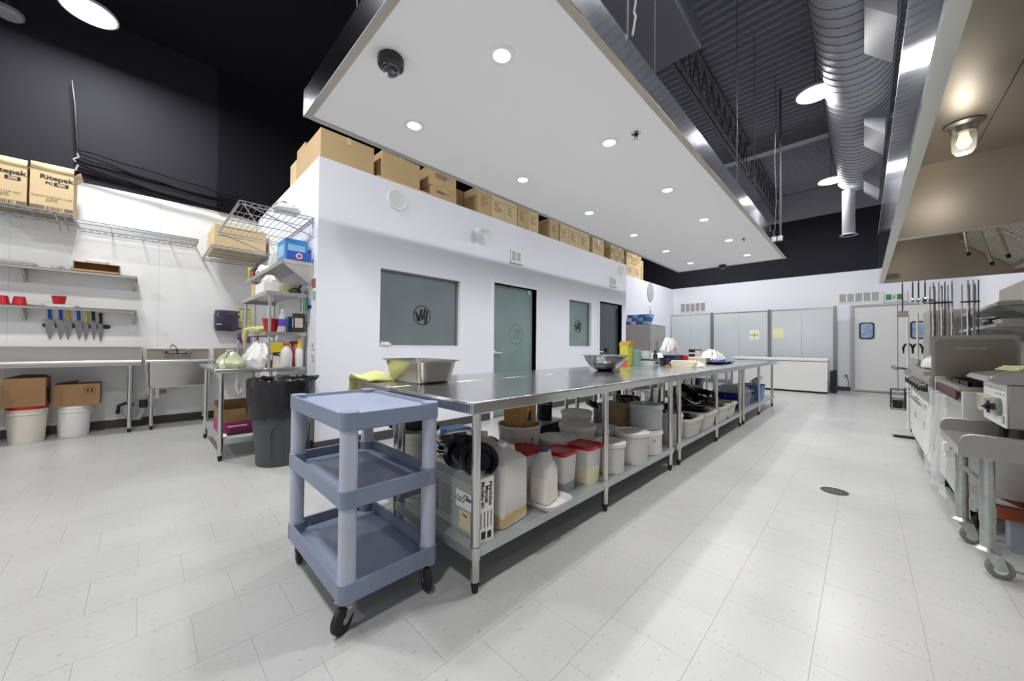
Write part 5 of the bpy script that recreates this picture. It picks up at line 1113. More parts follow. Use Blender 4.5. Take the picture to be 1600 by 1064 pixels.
# ---------------- middle table: bucket, tubs, pans
p = pail(-1.375, 3.69, .105, .27, WPLAST, 'white bucket full of utensils beside the middle table leg', None, .2, -.3, z=sz)
for k in range(6):
    a = k * 1.05; utensil('%s utensil standing in the white bucket' % hnm[k % 6], (-1.375 + .03 * math.cos(a), 3.69 + .03 * math.sin(a), sz + .03), (-1.375 + .1 * math.cos(a), 3.69 + .1 * math.sin(a), sz + .36 + .02 * (k % 3)), 'wood' if k % 2 else 's', hms[k % 6], 'utensils in the white bucket')
GT = 'pale grey bus tubs in a row'
ty = [4.0, 4.52, 5.08, 5.50]
for k, y in enumerate(ty): bus('bus_tub', 'pale grey bus tub, %s from the white utensil bucket' % nth[k], -1.47, y, .52 if k < 3 else .5, .40 if k < 3 else .38, .19, TUBG, rz=0, group=GT)
def sheet_stack(lab, x, y, z, w_, d_, n, m, rz=0, name='baking_tray', group='dark baking trays in the tubs', step=.02):
    for q in range(n):
        t = T(name, lab + ', %s from the bottom' % nth[q], 'tray', (x + .012 * (q % 2), y - .008 * q, z + step * q), rz + .05 * ((q % 3) - 1), group)
        MB().loft([(0, w_ * .9, d_ * .9, .03), (.016, w_, d_, .04), (.018, w_ * .98, d_ * .98, .04), (.004, w_ * .88, d_ * .88, .03)]).build('tray', m, t)
sheet_stack('dark baking tray in the first grey tub', -1.49, 4.0, sz + .06, .36, .25, 5, BLACKM, step=.032)
sheet_stack('dark baking tray in the second grey tub', -1.49, 4.52, sz + .06, .36, .25, 5, BLACKM, step=.036)
sheet_stack('dull steel tray in the third grey tub', -1.49, 5.08, sz + .08, .34, .24, 3, mat('dull_tray', (120, 116, 108), .4, .8), step=.05)
for k, (y, z, s) in enumerate(((4.20, .47, 'near'), (4.33, .475, 'far'), (4.62, .47, 'distant'))):
    t = T('baguette_mould', 'long black tube mould lying across the grey tubs, %s one' % s, 'mould', (-1.55, y, z), .15 * k, 'black tube moulds'); mb = MB().lathe([(.036, -.36), (.036, .36)], n=16, M=Rx(PI / 2)); mb.build('tube', BLACKM, t); MB().lathe([(.039, .34), (.039, .36)], n=16, cap0=False, cap1=False, M=Rx(PI / 2)).build('end_ring', BLACK, t)
t = T('cake_ring', 'shiny black round pan tilted up on the grey tubs', 'pan', (-1.40, 4.18, .58)); t.rotation_euler = (.2, .75, 0)
MB().lathe([(.12, 0), (.125, .004), (.135, .05), (.14, .052), (.131, .05), (.118, .006), (0, .006)], n=32, cap1=False).build('pan_body', mat('shiny_black', (30, 30, 32), .15, .6), t); MB().lathe([(.139, .049), (.143, .052), (.139, .056)], n=32, cap0=False, cap1=False).build('bright_rim', CHROM2, t)
skillet('black skillet on the third grey tub', -1.5, 4.95, .46, .13, 1.2, (.1, .2)); skillet('black skillet on top of the third tub pile', -1.52, 5.12, .52, .13, -.4, (-.1, .15))
t = T('lidded_pan', 'dull round lidded pan behind the tilted black pan', 'pan', (-1.72, 4.75, .47)); MB().lathe([(.11, 0), (.14, .02), (.14, .07), (.12, .085), (.0, .1)], n=28).build('pan_body', mat('dull_steel2', (150, 146, 132), .4, .9), t); MB().lathe([(.02, .1), (.02, .12), (0, .125)], n=10).build('knob', BLACK, t)
for k in range(12):
    x, y = -1.5 + rr.uniform(-.14, .1), 5.5 + rr.uniform(-.1, .08); a = rr.uniform(-.5, .5) - PI / 2
    utensil('%s utensil lying in the fourth grey tub' % ['wood-handled', 'rust-brown-handled', 'black-handled'][k % 3], (x, y + .05, sz + .12 + .008 * k), (x + .3 * math.cos(a), y - .22 + .3 * math.sin(a) * .3, sz + .2 + .012 * k), 'wood' if k % 2 else 's', [WOOD, RUST, BLACK][k % 3], 'utensils in the fourth grey tub')
t = T('cream_box', 'pale open box at the back of the fourth grey tub', 'box', (-1.78, 5.35, sz)); mb = MB()
for a, b in (((-.12, -.22, 0), (.12, .22, .005)), ((-.12, -.22, .005), (-.115, .22, .38)), ((.115, -.22, .005), (.12, .22, .33)), ((-.115, -.22, .005), (.115, -.215, .36)), ((-.115, .215, .005), (.115, .22, .38))): mb.box(a, b)
mb.build('box_body', mat('cream_card2', (216, 208, 188), .7), t)
for k, (y, s) in enumerate(((4.75, 'left'), (5.0, 'right'))):
    t = T('wire_rack', 'curled steel wire rack on the narrow table shelf, %s of the two' % s, 'wire rack', (-2.2, y, sz), 0, 'wire racks'); mb = MB()
    for q in range(7): mb.tube([(.12, -.08 + .026 * q, .0), (.12, -.08 + .026 * q, .3), (.0, -.08 + .026 * q, .36), (-.12, -.08 + .026 * q, .3), (-.12, -.08 + .026 * q, 0)], .004, n=4)
    mb.build('wires', WIRE, t, fix=False)
# ---------------- far table
t = T('blue_bin', 'navy blue bin on the far shelf with a clear lid', 'bin', (-1.5, 6.55, sz)); MB().loft([(0, .4, .5, .04), (.22, .46, .58, .05), (.23, .48, .6, .05), (.21, .44, .56, .05)]).build('bin_body', NAVY, t)
MB().loft([(.231, .46, .58, .05), (.30, .38, .46, .08), (.34, .2, .26, .08)]).build('lid', mat('clear_grey2', (176, 184, 184), .2, alpha=.7), t)
t = T('blue_bin', 'bright blue bin next to the last table leg', 'bin', (-1.45, 7.62, sz)); MB().loft([(0, .34, .38, .03), (.26, .38, .42, .03), (.27, .4, .44, .03), (.25, .36, .4, .03)]).build('bin_body', mat('sky_bin', (74, 122, 186), .35), t)
t = T('black_crate', 'dark purple crate between the two blue bins', 'crate', (-1.52, 7.02, sz)); MB().loft([(0, .4, .34, .03), (.16, .44, .38, .03), (.16, .42, .36, .03), (.01, .38, .32, .03)]).build('crate_body', mat('dark_purple', (40, 26, 56), .4), t)
utensil('bright pink-handled utensil lying on the dark purple crate', (-1.36, 7.22, sz + .18), (-1.32, 6.78, sz + .175), 's', mat('pink_plastic', (226, 60, 110), .4), None)
t = T('glass_bottle', 'clear bottle with a dark label lying on the far bins', 'bottle', (-1.36, 7.66, sz + .35)); t.rotation_euler = (-1.35, 0, -.25); MB().lathe([(.04, -.2), (.042, .06), (.018, .14), (.018, .2)], n=16).build('bottle_body', CLEARP, t); MB().lathe([(.0425, -.1), (.043, .02)], n=16, cap0=False, cap1=False).build('label_band', BLACK, t)
t = T('blue_basket', 'small blue basket at the back of the far shelf', 'basket', (-2.2, 6.9, sz)); MB().loft([(0, .24, .3, .03), (.36, .3, .36, .03), (.36, .28, .34, .03), (.01, .22, .28, .03)]).build('basket_body', NAVY, t)
MB().tube([(.0, -.17, .36), (.0, -.16, .46), (0, .0, .52), (0, .16, .46), (0, .17, .36)], .008).build('handle', BLUE, t)
# ================================================================ UTILITY CART
CX, CY, CA, CB_ = -1.775, .752, .365, .218
cart = T('utility_cart', 'blue-grey three-shelf plastic utility cart on casters', 'cart', (CX, CY, 0))
def tray(z0, z1, floor_, nm='tray_shelf'):
    w_, d_ = 2 * CA, 2 * CB_
    return MB().loft([(z0 + .006, w_ - .02, d_ - .02, .03), (z0, w_ - .012, d_ - .012, .035), (z0 + .006, w_, d_, .035), (z1, w_, d_, .035), (z1, w_ - .028, d_ - .028, .03), (floor_, w_ - .04, d_ - .04, .03)], n=6).build(nm, CARTG, cart)
for z0, z1, fl in ((.775, .845, .83), (.475, .545, .50), (.115, .19, .14)):
    s = tray(z0, z1, fl)
    MB().loft([(fl + .0005, 2 * CA - .05, 2 * CB_ - .05, .03), (fl + .002, 2 * CA - .05, 2 * CB_ - .05, .03)], n=6).build('tray_floor', CARTT, s)
for sx in (-1, 1):
    for sy in (-1, 1):
        x, y = sx * (CA - .035), sy * (CB_ - .035)
        for z0, z1 in ((.19, .475), (.545, .775)): MB().loft([(z0 - .002, .064, .064, .028), (z1 + .002, .064, .064, .028)], (x, y, 0), n=6).build('column', mat('pale_column', (184, 190, 204), .45, var=.05, scale=6), cart)
        for z0, z1 in ((.778, .849), (.478, .547), (.118, .192)): MB().loft([(z0, .074, .074, .033), (z1, .074, .074, .033), (z1 + .003, .064, .064, .03)], (sx * (CA - .0355), sy * (CB_ - .0355), 0), n=6).build('corner_cap', CARTG, cart)
def caster(parent, x, y, ztop, r, w_, ang, fm=STEEL, wm=RUBBER, wheel_name='wheel'):
    M = Tr(x, y, 0) @ Rz(ang)
    mb = MB(); mb.box((-.035, -.035, ztop - .008), (.035, .035, ztop)); mb.cyl((0, 0, ztop - .03), (0, 0, ztop - .008), .026, n=12)
    for s in (-1, 1): mb.prism([(-.028, ztop - .028), (.028, ztop - .028), (.028 + .0, r * 1.1), (.04, r * .85), (.018, r * .85), (-.02, r * 1.3)], 1, s * (w_ * .5 + .003) - .002, s * (w_ * .5 + .003) + .002)
    mb.xf(M); fk = mb.build('caster_fork', fm, parent)
    wv = MB().lathe([(r * .3, -w_ / 2), (r * .8, -w_ / 2), (r, -w_ * .3), (r, w_ * .3), (r * .8, w_ / 2), (r * .3, w_ / 2)], n=24, M=Rx(PI / 2)).xf(M @ Tr(.028, 0, r)); wv.build(wheel_name, wm, fk)
    MB().lathe([(0, -w_ / 2 - .004), (r * .3, -w_ / 2 - .004), (r * .3, w_ / 2 + .004), (0, w_ / 2 + .004)], n=12, cap0=False, cap1=False, M=Rx(PI / 2)).xf(M @ Tr(.028, 0, r)).build('hub', CHROM2, fk)
for sx, sy, a in ((1, -1, -1.1), (-1, -1, -.2), (1, 1, -.25), (-1, 1, .4)): caster(cart, sx * (CA - .045), sy * (CB_ - .045), .116, .052, .03, a)
# ================================================================ EXHAUST HOOD
HX, HZ, HT, HY0, HYD, HY1 = .15, 2.0, 2.66, -1.6, 4.22, 6.93
hood = T('exhaust_hood', 'long stainless kitchen exhaust hood over the cooking line', 'hood', (HX, 0, HZ))
B((0, HY0, 0), (.006, HY1, HT - HZ)).build('fascia', CHROME, hood)
B((.006, HY0, 0), (.052, HY1, .004)).build('bottom_lip', mat('lip_steel', (226, 228, 222), .35, .7), hood)
B((.0, HY0, HT - HZ), (1.29, HY1, HT - HZ + .02)).build('top_cover', GALV, hood)
for a, b in ((HY0 + .01, HYD), (HYD + .05, HY1 - .01)):
    MB().prism([(.045, .005), (.05, .005), (.158, .547), (.15, .547)], 1, a, b).build('front_slope', DULLST, hood)
    ym = (a + b) / 2 if b < 5 else b
    for q, (c, d) in enumerate(((a, ym - .002), (ym + .002, b))):
        if d - c > .1:
            B((.152, c, .547), (.42, d, .552)).build('hood_ceiling', DULLST, hood); B((.424, c, .547), (.70, d, .5525)).build('hood_ceiling', DULLST, hood)
    n = int((b - a) / .5)
    for q in range(n):
        y0, y1 = a + (b - a) * q / n + .004, a + (b - a) * (q + 1) / n - .004
        fl = MB().prism([(.70, .44), (1.09, .09), (1.105, .105), (.72, .46)], 1, y0, y1).build('grease_filter', mat('filter_dark', (84, 80, 74), .5, .5), hood)
        mb = MB(); m_ = int((y1 - y0) / .06)
        for k in range(m_):
            yk = y0 + (k + .5) * (y1 - y0) / m_
            mb.prism([(.692, .43), (1.08, .082), (1.09, .092), (.702, .442)], 1, yk - .017, yk + .017)
        mb.build('baffles', mat('baffle_bright', (232, 230, 222), .35, .4), fl)
    B((.69, a, .45), (.70, b, .55)).build('filter_header', DULLST, hood)
    B((1.06, a, .04), (1.26, b, .07)).build('grease_trough', DULLST, hood); B((1.06, a, .07), (1.066, b, .1)).build('trough_lip', STEEL, hood)
MB().prism([(.0, .0), (1.25, 0), (1.25, .65), (0, .65)], 1, HY1 - .008, HY1).build('end_panel', DULLST, hood)
MB().prism([(.0, .0), (1.25, 0), (1.25, .65), (0, .65)], 1, HY0, HY0 + .008).build('end_panel', DULLST, hood)
B((.052, HYD, 0), (1.25, HYD + .006, .547)).build('divider', DULLST, hood); B((.052, HYD + .044, .0), (1.25, HYD + .05, .547)).build('divider', DULLST, hood); B((.052, HYD, -.003), (1.25, HYD + .05, 0)).build('divider_lip', MATS['lip_steel'], hood)
B((1.25, HY0, 0.0), (1.29, HY1, .66)).build('back_panel', DULLST, hood)
B((.065, HY1 - .012, .045), (.2, HY1 - .0085, .12)).build('rating_plate', mat('plate_pale', (196, 192, 180), .5), hood)
mb = MB()
for q in range(5): mb.box((.075, HY1 - .0126, .055 + q * .012), (.185 - .02 * (q % 2), HY1 - .0121, .058 + q * .012))
mb.build('plate_print', INKG, hood)
for (x, y, dx, dz) in ((.60, 5.9, .025, -.22), (.70, 5.9, .07, -.34), (.80, 5.85, .06, -.29), (.62, 2.8, .04, -.3), (.72, 1.6, .06, -.3)):
    mb = MB(); mb.cyl((x, y, .34 + .2), (x, y, .33), .011, n=8); mb.cyl((x, y, .34), (x + dx, y, .34 + dz), .011, n=8); nz = mb.build('nozzle_pipe', mat('nozzle_steel', (186, 182, 170), .35, .8), hood)
    MB().cyl((x + dx, y, .34 + dz), (x + dx + .005, y, .34 + dz - .035), .017, .013, n=8).build('nozzle_cap', BLACKM, nz)
MB().tube([(.06, HYD + .08, .535), (.6, HYD + .08, .535), (1.0, HYD + .08, .50)], .011, n=8).build('supply_pipe', MATS['nozzle_steel'], hood)
hla = bpy.data.lights.new('hood_bulb', 'POINT'); hla.energy = 4; hla.shadow_soft_size = .03; hla.color = (1, .95, .86)
def hoodlamp(x, y, z, lab):
    t = T('hood_lamp', lab, 'lamp', (x, y, z), 0, 'jar lamps inside the hood')
    MB().lathe([(.085, 0), (.088, -.008), (.062, -.022), (.055, -.055), (.052, -.06)], n=24).build('socket_cap', mat('cast_alu', (180, 178, 170), .4, .9), t)
    MB().lathe([(.05, -.055), (.053, -.10), (.05, -.165), (.035, -.19), (0, -.196)], n=24, cap0=False, cap1=False).build('glass_jar', mat('jar_glass', (226, 228, 226), .08, alpha=.35), t)
    MB().lathe([(.02, -.06), (.025, -.09), (.034, -.12), (.02, -.15), (0, -.155)], n=16, cap0=False, cap1=False).build('bulb', mat('lit_bulb', (255, 250, 235), .4, emit=(255, 240, 205), estr=2.5), t)
    lo = bpy.data.objects.new('hood_bulb', hla); COL.objects.link(lo); lo.parent = t; lo.location = (0, 0, -.21)
hoodlamp(.46, 3.6, HZ + .5465, 'glass jar lamp on the near hood ceiling'); hoodlamp(.38, 5.62, HZ + .5465, 'glass jar lamp half hidden in the far hood section')
# ================================================================ COOKING LINE
st = T('equipment_stand', 'stainless equipment stand on pipe legs with casters at the right edge', 'stand', (.34, 2.86, 0))
SW, SD = .80, .62
mb = MB(); mb.box((0, .013, .625), (SW, SD - .013, .63)); mb.box((0, .013, .585), (.006, SD - .013, .625)); mb.build('stand_top', STEEL, st)
for y in (0.0, SD - .012):
    MB().prism([(0, .585), (SW, .585), (SW, .70), (.04, .70), (.012, .688), (0, .66)], 1, y, y + .012).build('raised_end', GREYST, st, bev=.004)
for x, y in ((.1, .09), (SW - .1, .09), (.07, SD - .12), (SW - .1, SD - .1)):
    l = MB().cyl((x, y, .13), (x, y, .585), .025, n=20).cyl((x, y, .26), (x, y, .34), .027, n=20).build('pipe_leg', mat('dirty_pipe', (178, 186, 180), .38, .85, var=.15, scale=30), st)
    mb = MB().lathe([(.038, .118), (.042, .125), (.026, .14)], (x, y, 0), n=20)
    for s in (-1, 1): mb.prism([(x - .02, .118), (x + .04, .118), (x + .06, .045), (x + .025, .04)], 1, y + s * .022 - .003, y + s * .022 + .003)
    fk = mb.build('caster_fork', MATS['dirty_pipe'], l)
    MB().lathe([(.02, -.018), (.038, -.018), (.046, -.012), (.046, .012), (.038, .018), (.02, .018)], n=24, M=Tr(x + .035, y, .046) @ Rx(PI / 2)).build('wheel', mat('grey_wheel', (112, 114, 110), .5), fk); MB().lathe([(0, -.024), (.022, -.024), (.022, .024), (0, .024)], n=14, cap0=False, cap1=False, M=Tr(x + .035, y, .046) @ Rx(PI / 2)).build('hub', CHROM2, fk)
    MB().box((x + .08, y - .01, .045), (x + .15, y + .01, .052)).build('brake_lever', MATS['dirty_pipe'], fk)
mb = MB(); mb.cyl((.1, .09, .44), (.07, SD - .12, .44), .012, n=8); mb.prism([(.09, .34), (.35, .22), (.35, .19), (.09, .30)], 1, SD - .13, SD - .11); mb.build('leg_brace', STEEL, st)
ap = T('countertop_steamer', 'white-fronted countertop appliance with a dial, standing on the equipment stand', 'appliance', (.5, 2.96, .6305))
AW, AD, AH = .62, .46, .335
B((.006, 0, .1), (AW, AD, AH - .02)).build('steel_casing', GREYST, ap, bev=.006)
for x in (.06, AW - .05):
    for y in (.05, AD - .05): MB().cyl((x, y, 0), (x, y, .1), .018, n=10).build('foot', BLACK, ap)
cp = B((0, .004, .1), (.0055, AD - .004, AH - .022)).build('control_panel', WHITEM, ap)
mb = MB()
for k in range(9):
    mb.cyl((-.0008, .03 + k * .048, AH - .05), (.0, .03 + k * .048, AH - .05), .006, n=8)
    if k < 4: mb.cyl((-.0008, .04 + k * .048, AH - .075), (.0, .04 + k * .048, AH - .075), .006, n=8)
mb.build('vent_holes', BLACK, cp)
for y in (.16, .31): 
    mb = MB(); mb.box((-.03, y, .16), (0, y + .008, .23)); mb.box((-.03, y + .09, .16), (0, y + .098, .23)); mb.box((-.03, y, .152), (0, y + .098, .16)); mb.box((-.03, y, .23), (0, y + .098, .238)); mb.build('switch_guard', mat('ivory', (214, 208, 190), .4), cp); B((-.012, y + .03, .17), (-.001, y + .06, .22)).build('rocker', BLACK, cp)
MB().lathe([(0, 0), (.045, 0), (.045, .012), (.02, .018), (0, .018)], n=24, cap0=False, cap1=False, M=Tr(-.0, .1, .195) @ Ry(-PI / 2)).build('timer_dial', mat('dial_grey', (120, 132, 126), .4), cp); MB().lathe([(0, .018), (.018, .018), (.014, .05), (0, .05)], n=14, cap0=False, cap1=False, M=Tr(-.0, .1, .195) @ Ry(-PI / 2)).build('dial_knob', BLACK, cp)
MB().box((-.06, .085, .19), (-.02, .095, .2)).box((-.045, .085, .165), (-.035, .095, .225)).build('cross_handle', BLACK, cp); B((-.0012, .02, .115), (.0, .08, .16)).build('rating_label', mat('label_grey', (190, 190, 186), .5), cp); B((-.0016, .025, .12), (-.0012, .04, .155)).build('label_print', RUST, cp)
MB().prism([(-.05, AH), (-.045, AH + .02), (.02, AH + .05), (AW, AH + .05), (AW, AH - .02), (-.02, AH - .02), (-.045, AH - .01)], 1, -.012, .05).build('top_front', GREYST, ap, bev=.006)
MB().prism([(-.05, AH - .01), (-.03, AH + .015), (.05, AH + .03), (AW, AH + .05), (AW, AH - .02), (-.03, AH - .02)], 1, .052, AD + .12).build('sloped_lid', mat('lid_steel', (206, 204, 198), .3, .9), ap, bev=.004)
for k, (x, y, rz, m, s) in enumerate(((.62, 3.12, .35, YPAPER, 'yellow sheets lying on top of the countertop appliance'), (.70, 3.03, .6, PAPER, 'white printed sheets on the countertop appliance'))):
    t = T('papers', s, 'papers', (x, y, 1.012 + .001 * k), rz)
    for q in range(3): B((-.1 + .012 * q, -.07, .002 + q * .008), (.12 + .01 * q, .075, .008 + q * .008)).build('sheet', m, t)
t = T('folder', 'dark blue and white printed folder on the countertop appliance', 'folder', (.78, 2.985, 1.012), .4); B((-.1, -.07, 0), (.1, .07, .006)).build('cover', mat('navy_card', (40, 52, 90), .5), t); B((-.06, -.045, .0065), (.085, .06, .008)).build('sheet', mat('pale_blue_sheet', (206, 218, 226), .6), t)
# range wrapped in film
rg = T('gas_range', 'gas range with its front wrapped in clear plastic film', 'range', (.44, 3.58, 0))
RW, RD = .86, .93
B((.0, 0, .14), (RW, RD, .86)).build('range_body', mat('range_white', (214, 214, 208), .4, .3), rg, bev=.006)
B((-.01, 0, .86), (RW, RD, .885)).build('hob', DULLST, rg)
for k in range(3):
    mb = MB(); y0 = .03 + k * .3
    for q in range(5): mb.box((.03, y0 + q * .06, .886), (RW - .1, y0 + q * .06 + .015, .915))
    for x in (.03, .3, .6): mb.box((x, y0, .886), (x + .015, y0 + .27, .912))
    mb.build('grate', BLACK, rg)
B((-.022, .02, .80), (-.0105, RD - .02, .855)).build('dark_rail', mat('maroon_rail', (70, 22, 26), .4), rg)
mb = MB(); pts = []; ny, nz_ = 22, 18; rr = random.Random(5)
for i in range(ny + 1):
    for j in range(nz_ + 1):
        y, z = -.02 + (RD + .04) * i / ny, .17 + .64 * j / nz_
        pts.append((-.035 - .03 * abs(math.sin(y * 9 + z * 6)) - rr.uniform(0, .006) - .035 * (1 - j / nz_) * abs(math.sin(y * 5)), y, z))
mb.add(pts, [(i * (nz_ + 1) + j, (i + 1) * (nz_ + 1) + j, (i + 1) * (nz_ + 1) + j + 1, i * (nz_ + 1) + j + 1) for i in range(ny) for j in range(nz_)])
fs_ = mb.build('plastic_film', FILM, rg, smooth=60)
for x, y in ((.06, .07), (.06, RD - .07), (RW - .08, .07), (RW - .08, RD - .07)): caster(rg, x, y, .141, .055, .03, 1.2)
t = T('splash_plate', 'upright stainless splash plate standing at the end of the gas range', 'plate', (.372, 4.2, .916)); PW = .40
MB().prism([(0, 0), (PW, 0), (PW, .29), (PW - .012, .308), (.012, .308), (0, .29)], 1, 0, .006).build('plate', GREYST, t)
MB().prism([(.018, .0), (PW - .015, .0), (PW - .015, .262), (PW - .03, .28), (.035, .28), (.018, .262)], 1, -.003, -.0002).build('pressed_field', mat('plate_field', (150, 144, 132), .38, 1, var=.1, scale=4), t)
text('Econowers.cing', .022, mat('pale_ink', (206, 202, 190), .5), t, (.185, -.0036, .215), FACE_MY)
# oven with knobs
ov = T('oven_range', 'white oven range with black knobs and two door handles', 'oven', (.42, 4.56, 0)); OW, OD = .86, 1.55
B((.0, 0, .12), (OW, OD, .9)).build('oven_body', mat('oven_grey', (206, 206, 200), .4, .4), ov, bev=.006); B((.03, .02, .02), (OW, OD - .02, .12)).build('plinth', BLACK, ov)
for k, (a, b) in enumerate(((.02, .75), (.79, 1.52))):
    d = B((-.03, a, .17), (-.002, b, .66)).build('oven_door', mat('door_white', (226, 225, 218), .35, .2), ov, bev=.008)
    mb = MB(); mb.cyl((-.07, a + .05, .64), (-.07, b - .05, .64), .011, n=10)
    for y in (a + .08, b - .08): mb.cyl((-.07, y, .64), (-.03, y, .63), .008, n=8)
    mb.build('door_handle', CHROM2, d); B((-.0315, a + .3, .4), (-.0305, a + .36, .46)).build('badge', BLACK, d); B((-.032, a + .03, .175), (-.0305, b - .03, .185)).build('dark_gap', BLACK, d)
B((-.035, 0, .68), (-.001, OD, .9)).build('control_panel', STEEL, ov, bev=.005)
for k in range(6):
    kb = MB().lathe([(.036, 0), (.036, .018), (.028, .03), (.026, .05), (0, .052)], n=20, cap1=False, M=Tr(-.036, .1 + k * .24, .79) @ Ry(-PI / 2)).build('knob', BLACK, ov); B((-.092, .1 + k * .24 - .006, .76), (-.0881, .1 + k * .24 + .006, .82)).build('grip_bar', BLACK, kb)
B((-.06, 0, .9), (OW, OD, .935)).build('cook_top', STEEL, ov)
mb = MB()
for q in range(24): mb.box((.0, .03 + q * .063, .936), (.7, .045 + q * .063, .955))
mb.build('grate_bars', mat('grate_steel', (150, 150, 146), .4, .8), ov)
t = T('cooker_lid', 'white domed lid with red lettering on the oven range', 'lid', (.60, 5.05, .9555)); MB().lathe([(.215, 0), (.22, .02), (.2, .075), (.15, .115), (.07, .138), (0, .143)], n=32, cap0=True, cap1=False).build('dome', WHITEM, t); MB().lathe([(.02, .14), (.03, .165), (0, .17)], n=12).build('knob', WPLAST, t)  # only the lid of a rice cooker
text('RINNAI', .035, RED, t, (-.04, -.213, .045), FACE_MY @ Matrix.Rotation(-.2, 4, 'X'))
# fryer unit with valves
fr = T('fryer_unit', 'stainless fryer unit with valves at the far end of the cooking line', 'fryer', (.45, 6.18, 0)); FW, FD = .8, .95
B((0, 0, .12), (FW, FD, .86)).build('fryer_body', STEEL, fr, bev=.006); B((0, .02, .86), (.02, FD - .02, 1.0)).build('tank_wall', STEEL, fr); B((FW - .02, 0, .86), (FW, FD, 1.1)).build('tank_wall', STEEL, fr)
mb = MB(); mb.cyl((-.05, .02, .80), (-.05, FD - .02, .80), .014, n=10)
for y in (.2, .6, .85): mb.cyl((-.05, y, .8), (.0, y, .8), .012, n=8)
mb.build('gas_rail', CHROM2, fr)
for y in (.3, .6, .88):
    mb = MB(); mb.cyl((-.05, y, .79), (-.05, y, .87), .016, n=10); mb.cyl((-.05, y, .87), (-.16, y, .88), .009, n=8); mb.cyl((-.16, y, .86), (-.16, y, .9), .02, n=10); mb.build('valve', CHROM2, fr)
for y in (.03, .33, .63):
    d = B((-.012, y, .2), (-.001, y + .28, .7)).build('access_door', WHITEM, fr, bev=.004); mb = MB()
    for q in range(4): mb.box((-.0125, y + .03, .52 + .03 * q), (-.0121, y + .1, .535 + .03 * q))
    mb.build('louvres', BLACK, d)
for x, y in ((.06, .1), (.06, FD - .1), (FW - .08, .1), (FW - .08, FD - .1)): caster(fr, x, y, .121, .048, .03, 2.6, wm=mat('teal_rubber', (30, 62, 54), .6))
t = T('hook_rack', 'small black wire rack hooked on the fryer front', 'rack', (.40, 6.95, .34)); mb = MB()
for z in (0, .12, .25): mb.tube([(-.01, -.1, z), (-.14, -.1, z), (-.14, .1, z), (-.01, .1, z)], .006)
for y in (-.1, 0, .1): mb.cyl((-.14, y, 0), (-.14, y, .25), .005, n=6)
mb.tube([(-.01, -.1, .0), (-.01, -.1, .27), (.03, -.1, .27)], .006); mb.tube([(-.01, .1, .0), (-.01, .1, .27), (.03, .1, .27)], .006)
mb.build('wires', BLACK, t); MB().lathe([(.05, 0), (.055, .1), (.045, .1), (0, .02)], (-.075, 0, .006), n=14).build('dark_pot', BLACKM, t)
t = T('foot_plate', 'flat grey plate on the floor under the fryer', 'plate', (.36, 6.85, 0)); B((-.10, -.15, .03), (.12, .15, .045)).build('plate', mat('plate_grey', (170, 172, 168), .5), t, bev=.004); B((-.08, -.13, 0), (.1, .13, .03)).build('foot', BLACK, t)
for k, (x, s) in enumerate(((.43, 'left'), (.52, 'right'))):
    t = T('rack_post', 'tall white post with black clips behind the cooking line, %s one' % s, 'post', (x + .02, 7.5, 0), 0, 'white posts with clips'); MB().cyl((0, 0, 0), (0, 0, 1.62), .014, n=10).build('pole', WPLAST, t)
    for q in (-1, 1): MB().tube([(0, 0, 1.2), (q * .025, 0, 1.19), (q * .045, 0, 1.14), (q * .042, 0, 1.06)], [.008, .012, .014, .006], n=6).build('clip', BLACK, t)
cb = T('holding_cabinet', 'tall stainless cabinet standing behind the fryer unit', 'cabinet', (.76, 8.9, 0)); B((0, 0, .1), (.64, .75, 1.76)).build('cabinet_body', mat('cab_steel', (196, 190, 182), .35, .9), cb, bev=.008); B((.02, -.006, .14), (.31, -.0005, 1.72)).build('cabinet_door', STEEL, cb); B((.33, -.006, .14), (.62, -.0005, 1.72)).build('cabinet_door', STEEL, cb); B((.04, .04, 0), (.6, .7, .1)).build('plinth', BLACK, cb)
# hanging utensils at the hood end
def hanger(lab, x, y, z0, z1, head):
    t = T('hanging_utensil', lab, 'utensil', (x, y, z1), 0, 'utensils hanging from the hood end'); L = z1 - z0
    mb = MB(); mb.box((-.007, -.003, -L), (.007, .003, -.01)); mb.tube([(0, 0, -.01), (0, -.015, .0), (0, 0, .012), (0, .012, .004)], .004); mb.build('shaft', mat('dark_utensil', (108, 104, 100), .35, .9), t)
    if head == 'plate': B((-.05, -.006, -L - .08), (.05, .006, -L)).build('scraper', mat('pale_board', (206, 200, 186), .5), t)
    else: MB().lathe([(0, -.03), (.03, -.022), (.05, .0), (.052, .02), (.046, .02), (.026, -.012), (0, -.02)], n=18, cap0=False, cap1=False, M=Tr(.02, 0, -L - .01) @ Ry(.5)).build('ladle_bowl', CHROM2, t)
hanger('scraper with a pale square plate hanging first from the hood end', .37, 6.922, 1.62, 1.988, 'plate')
for k, (x, z, s) in enumerate(((.46, 1.75, 'left'), (.51, 1.74, 'middle'), (.565, 1.755, 'right'))): hanger('ladle hanging from the hood end, %s of the three' % s, x, 6.922, z, 1.988, 'ladle')
